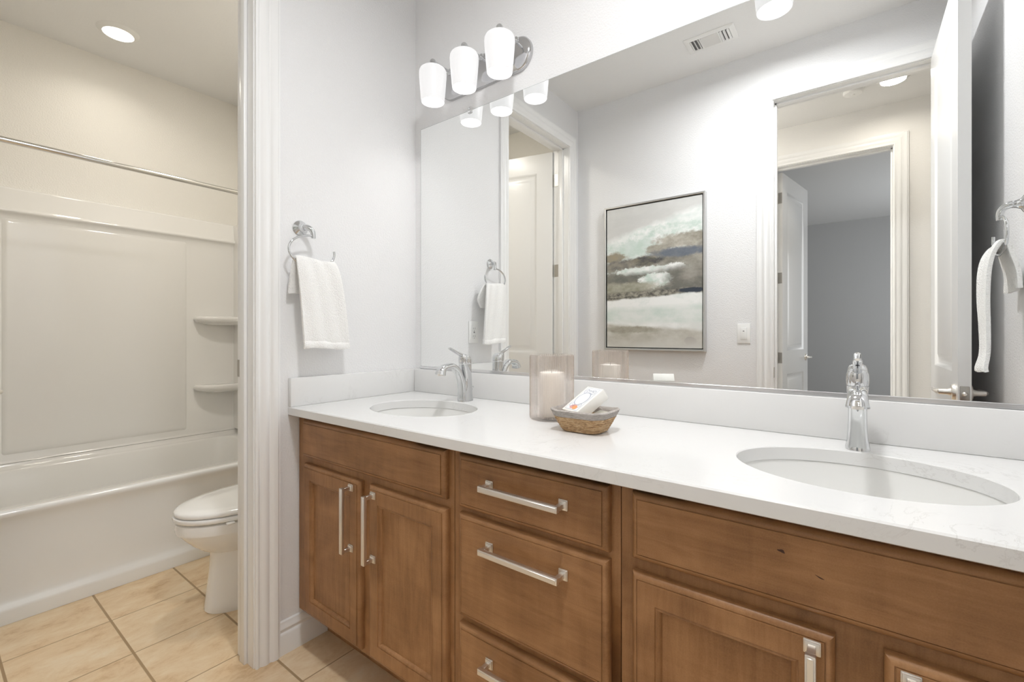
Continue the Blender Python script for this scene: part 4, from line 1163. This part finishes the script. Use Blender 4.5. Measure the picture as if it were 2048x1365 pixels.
# raised centre field with soft edges
rr = []
for ins, dx in ((0.0, 0.0), (0.006, 0.0035), (0.014, 0.0055), (0.024, 0.006)):
    rr.append([(-1.838 + dx, p[0], p[1]) for p in rrect((1.118 - 0.318) / 2 - ins, (1.722 - 0.512) / 2 - ins, 0.012, 6, -(1.118 + 0.318) / 2, (1.722 + 0.512) / 2)])
bridge(b, rr, True, False, True); obj('raised_field', b, M['acrylic'], su, smooth=60)
for ya, yb2 in ((TY1 - 0.040, TY1 - 0.001), (TY0 + 0.001, TY0 + 0.040)):
    b = bm_new(); box(b, XT + 0.001, -1.08, ya, yb2, 0.468, 1.884, 0.012, 3)
    obj('end_panel', b, M['acrylic'], su, smooth=50)
for z in (1.235, 0.785):
    b = bm_new()
    plan = []
    for i in range(17):
        a = (PI / 2) * i / 16
        plan.append((-1.842 + 0.20 * math.sin(a) ** 0.8 if 0 else -1.842 + 0.115 * (math.sin(a) ** 0.7), -0.035 - 0.245 * (math.cos(a) ** 0.7)))
    base = [(-1.842, -0.035)]
    def lv(k, zz): return [(-1.842 + (x + 1.842) * k, -0.035 + (y + 0.035) * k, zz) for x, y in plan + base]
    bridge(b, [lv(0.70, z - 0.046), lv(0.90, z - 0.032), lv(0.975, z - 0.024), lv(1.0, z - 0.012), lv(0.995, z - 0.002), lv(0.965, z + 0.006), lv(0.92, z + 0.008), lv(0.86, z + 0.006)], True, True, True)
    obj('corner_shelf', b, M['acrylic'], su, smooth=60)
rd = thing('shower_rod', 'straight chrome shower curtain rod above the bathtub', 'curtain rod', (-1.03, 0, 1.888))
b = bm_new(); tube(b, [(0, YB + 0.004, 0), (0, YW - 0.004, 0)], 0.0118, 18); obj('tube', b, plain('rod_chrome', (0.72, 0.71, 0.68), 0.12, 1.0), rd)
for y, s in ((YB + 0.001, 1), (YW - 0.001, -1)):
    b = bm_new(); lathe(b, [(0.0, 0.0), (0.032, 0.0), (0.032, 0.004 * s), (0.022, 0.014 * s), (0.0135, 0.018 * s), (0.0135, 0.03 * s)], (0, y, 0), 24, 'y'); obj('flange', b, M['chrome'], rd)

# ------------------------------------------------------------------ toilet
TC = -0.487
tl = thing('toilet', 'white two-piece toilet beside the bathtub, half hidden by the doorway', 'toilet', (TC, 0, 0))
def egg(hw, yf, yb, z, n=44, back=0.75):
    """elongated bowl outline: rounded front at yf, squarer back at yb"""
    out = []
    ym = yb + (yf - yb) * 0.42
    for i in range(n):
        t = 2 * PI * i / n
        c, s = math.cos(t), math.sin(t)
        if s < 0:  y = ym + (ym - yf) * s; x = hw * math.copysign(abs(c) ** 0.92, c)
        else: y = ym + (yb - ym) * abs(s) ** 0.75; x = hw * math.copysign(abs(c) ** 0.62, c)
        out.append((x, y, z))
    return out
b = bm_new()
BO = [(0.120, -0.675, -0.16, 0.0), (0.120, -0.678, -0.16, 0.004), (0.116, -0.676, -0.16, 0.03), (0.110, -0.668, -0.16, 0.10), (0.106, -0.660, -0.16, 0.17), (0.106, -0.657, -0.16, 0.225), (0.108, -0.662, -0.16, 0.240),
      (0.128, -0.690, -0.17, 0.258), (0.152, -0.722, -0.18, 0.285), (0.169, -0.750, -0.19, 0.316), (0.1765, -0.766, -0.20, 0.338), (0.178, -0.769, -0.20, 0.3445), (0.1828, -0.7755, -0.20, 0.3462), (0.1836, -0.7765, -0.20, 0.350), (0.1836, -0.7765, -0.20, 0.375), (0.182, -0.776, -0.20, 0.384), (0.176, -0.770, -0.205, 0.388)]
rings = [egg(h, f, k, z) for h, f, k, z in BO] + [egg(0.130, -0.72, -0.30, 0.388), egg(0.120, -0.70, -0.32, 0.360), egg(0.09, -0.62, -0.36, 0.26), egg(0.05, -0.5, -0.40, 0.20)]
bridge(b, rings, True, True, True); obj('bowl', b, M['porcelain'], tl, smooth=38)
b = bm_new()
rings = [egg(0.181, -0.778, -0.235, 0.3945), egg(0.1845, -0.783, -0.233, 0.398), egg(0.1855, -0.785, -0.232, 0.405), egg(0.1840, -0.784, -0.233, 0.411), egg(0.180, -0.779, -0.235, 0.4135)]
inn = [egg(0.115, -0.70, -0.32, 0.4135), egg(0.112, -0.695, -0.325, 0.405), egg(0.115, -0.70, -0.32, 0.3945)]
bridge(b, rings + inn + [rings[0]], True)
se = obj('seat', b, M['porcelain'], tl, smooth=50)
for sx in (-1, 1):
    for y in (-0.48, -0.645):
        b = bm_new(); box(b, sx * 0.160 - 0.010, sx * 0.160 + 0.010, y - 0.014, y + 0.014, 0.3885, 0.3955, 0.002, 1)
        obj('seat_bumper', b, M['plastic'], se)
b = bm_new()
rings = [egg(0.178, -0.776, -0.235, 0.4165), egg(0.182, -0.780, -0.233, 0.419), egg(0.1835, -0.781, -0.232, 0.426), egg(0.181, -0.778, -0.234, 0.433), egg(0.172, -0.768, -0.24, 0.438), egg(0.14, -0.73, -0.27, 0.442), egg(0.08, -0.62, -0.34, 0.4445)]
bridge(b, rings, True, True, True); obj('lid', b, M['porcelain'], tl, smooth=50)
for sx in (-0.075, 0.075):
    b = bm_new(); tube(b, [(sx - 0.025, -0.222, 0.413), (sx + 0.025, -0.222, 0.413)], 0.011, 12); box(b, sx - 0.02, sx + 0.02, -0.232, -0.212, 0.388, 0.413, 0.003, 1)
    obj('seat_hinge', b, M['plastic'], tl)
b = bm_new()
rings = [[(p[0], p[1], z) for p in rrect(hx_, hy_, 0.035, 6, 0, -0.115)] for hx_, hy_, z in ((0.19, 0.075, 0.388), (0.205, 0.082, 0.40), (0.222, 0.095, 0.70), (0.224, 0.096, 0.735))]
bridge(b, rings, True, True, True); tk = obj('tank', b, M['porcelain'], tl, smooth=50)
b = bm_new()
rings = [[(p[0], p[1], z) for p in rrect(hx_, hy_, 0.035, 6, 0, -0.115)] for hx_, hy_, z in ((0.226, 0.098, 0.736), (0.234, 0.105, 0.742), (0.235, 0.106, 0.760), (0.230, 0.101, 0.769), (0.20, 0.08, 0.772))]
bridge(b, rings, True, True, True); obj('tank_lid', b, M['porcelain'], tl, smooth=50)
b = bm_new(); lathe(b, [(0.0, -0.012), (0.012, -0.011), (0.014, 0.0)], (-0.15, -0.210, 0.66), 16, 'y'); tube(b, [(-0.15, -0.220, 0.66), (-0.12, -0.224, 0.656), (-0.085, -0.222, 0.650)], 0.006, 10); obj('flush_lever', b, M['chrome'], tk)
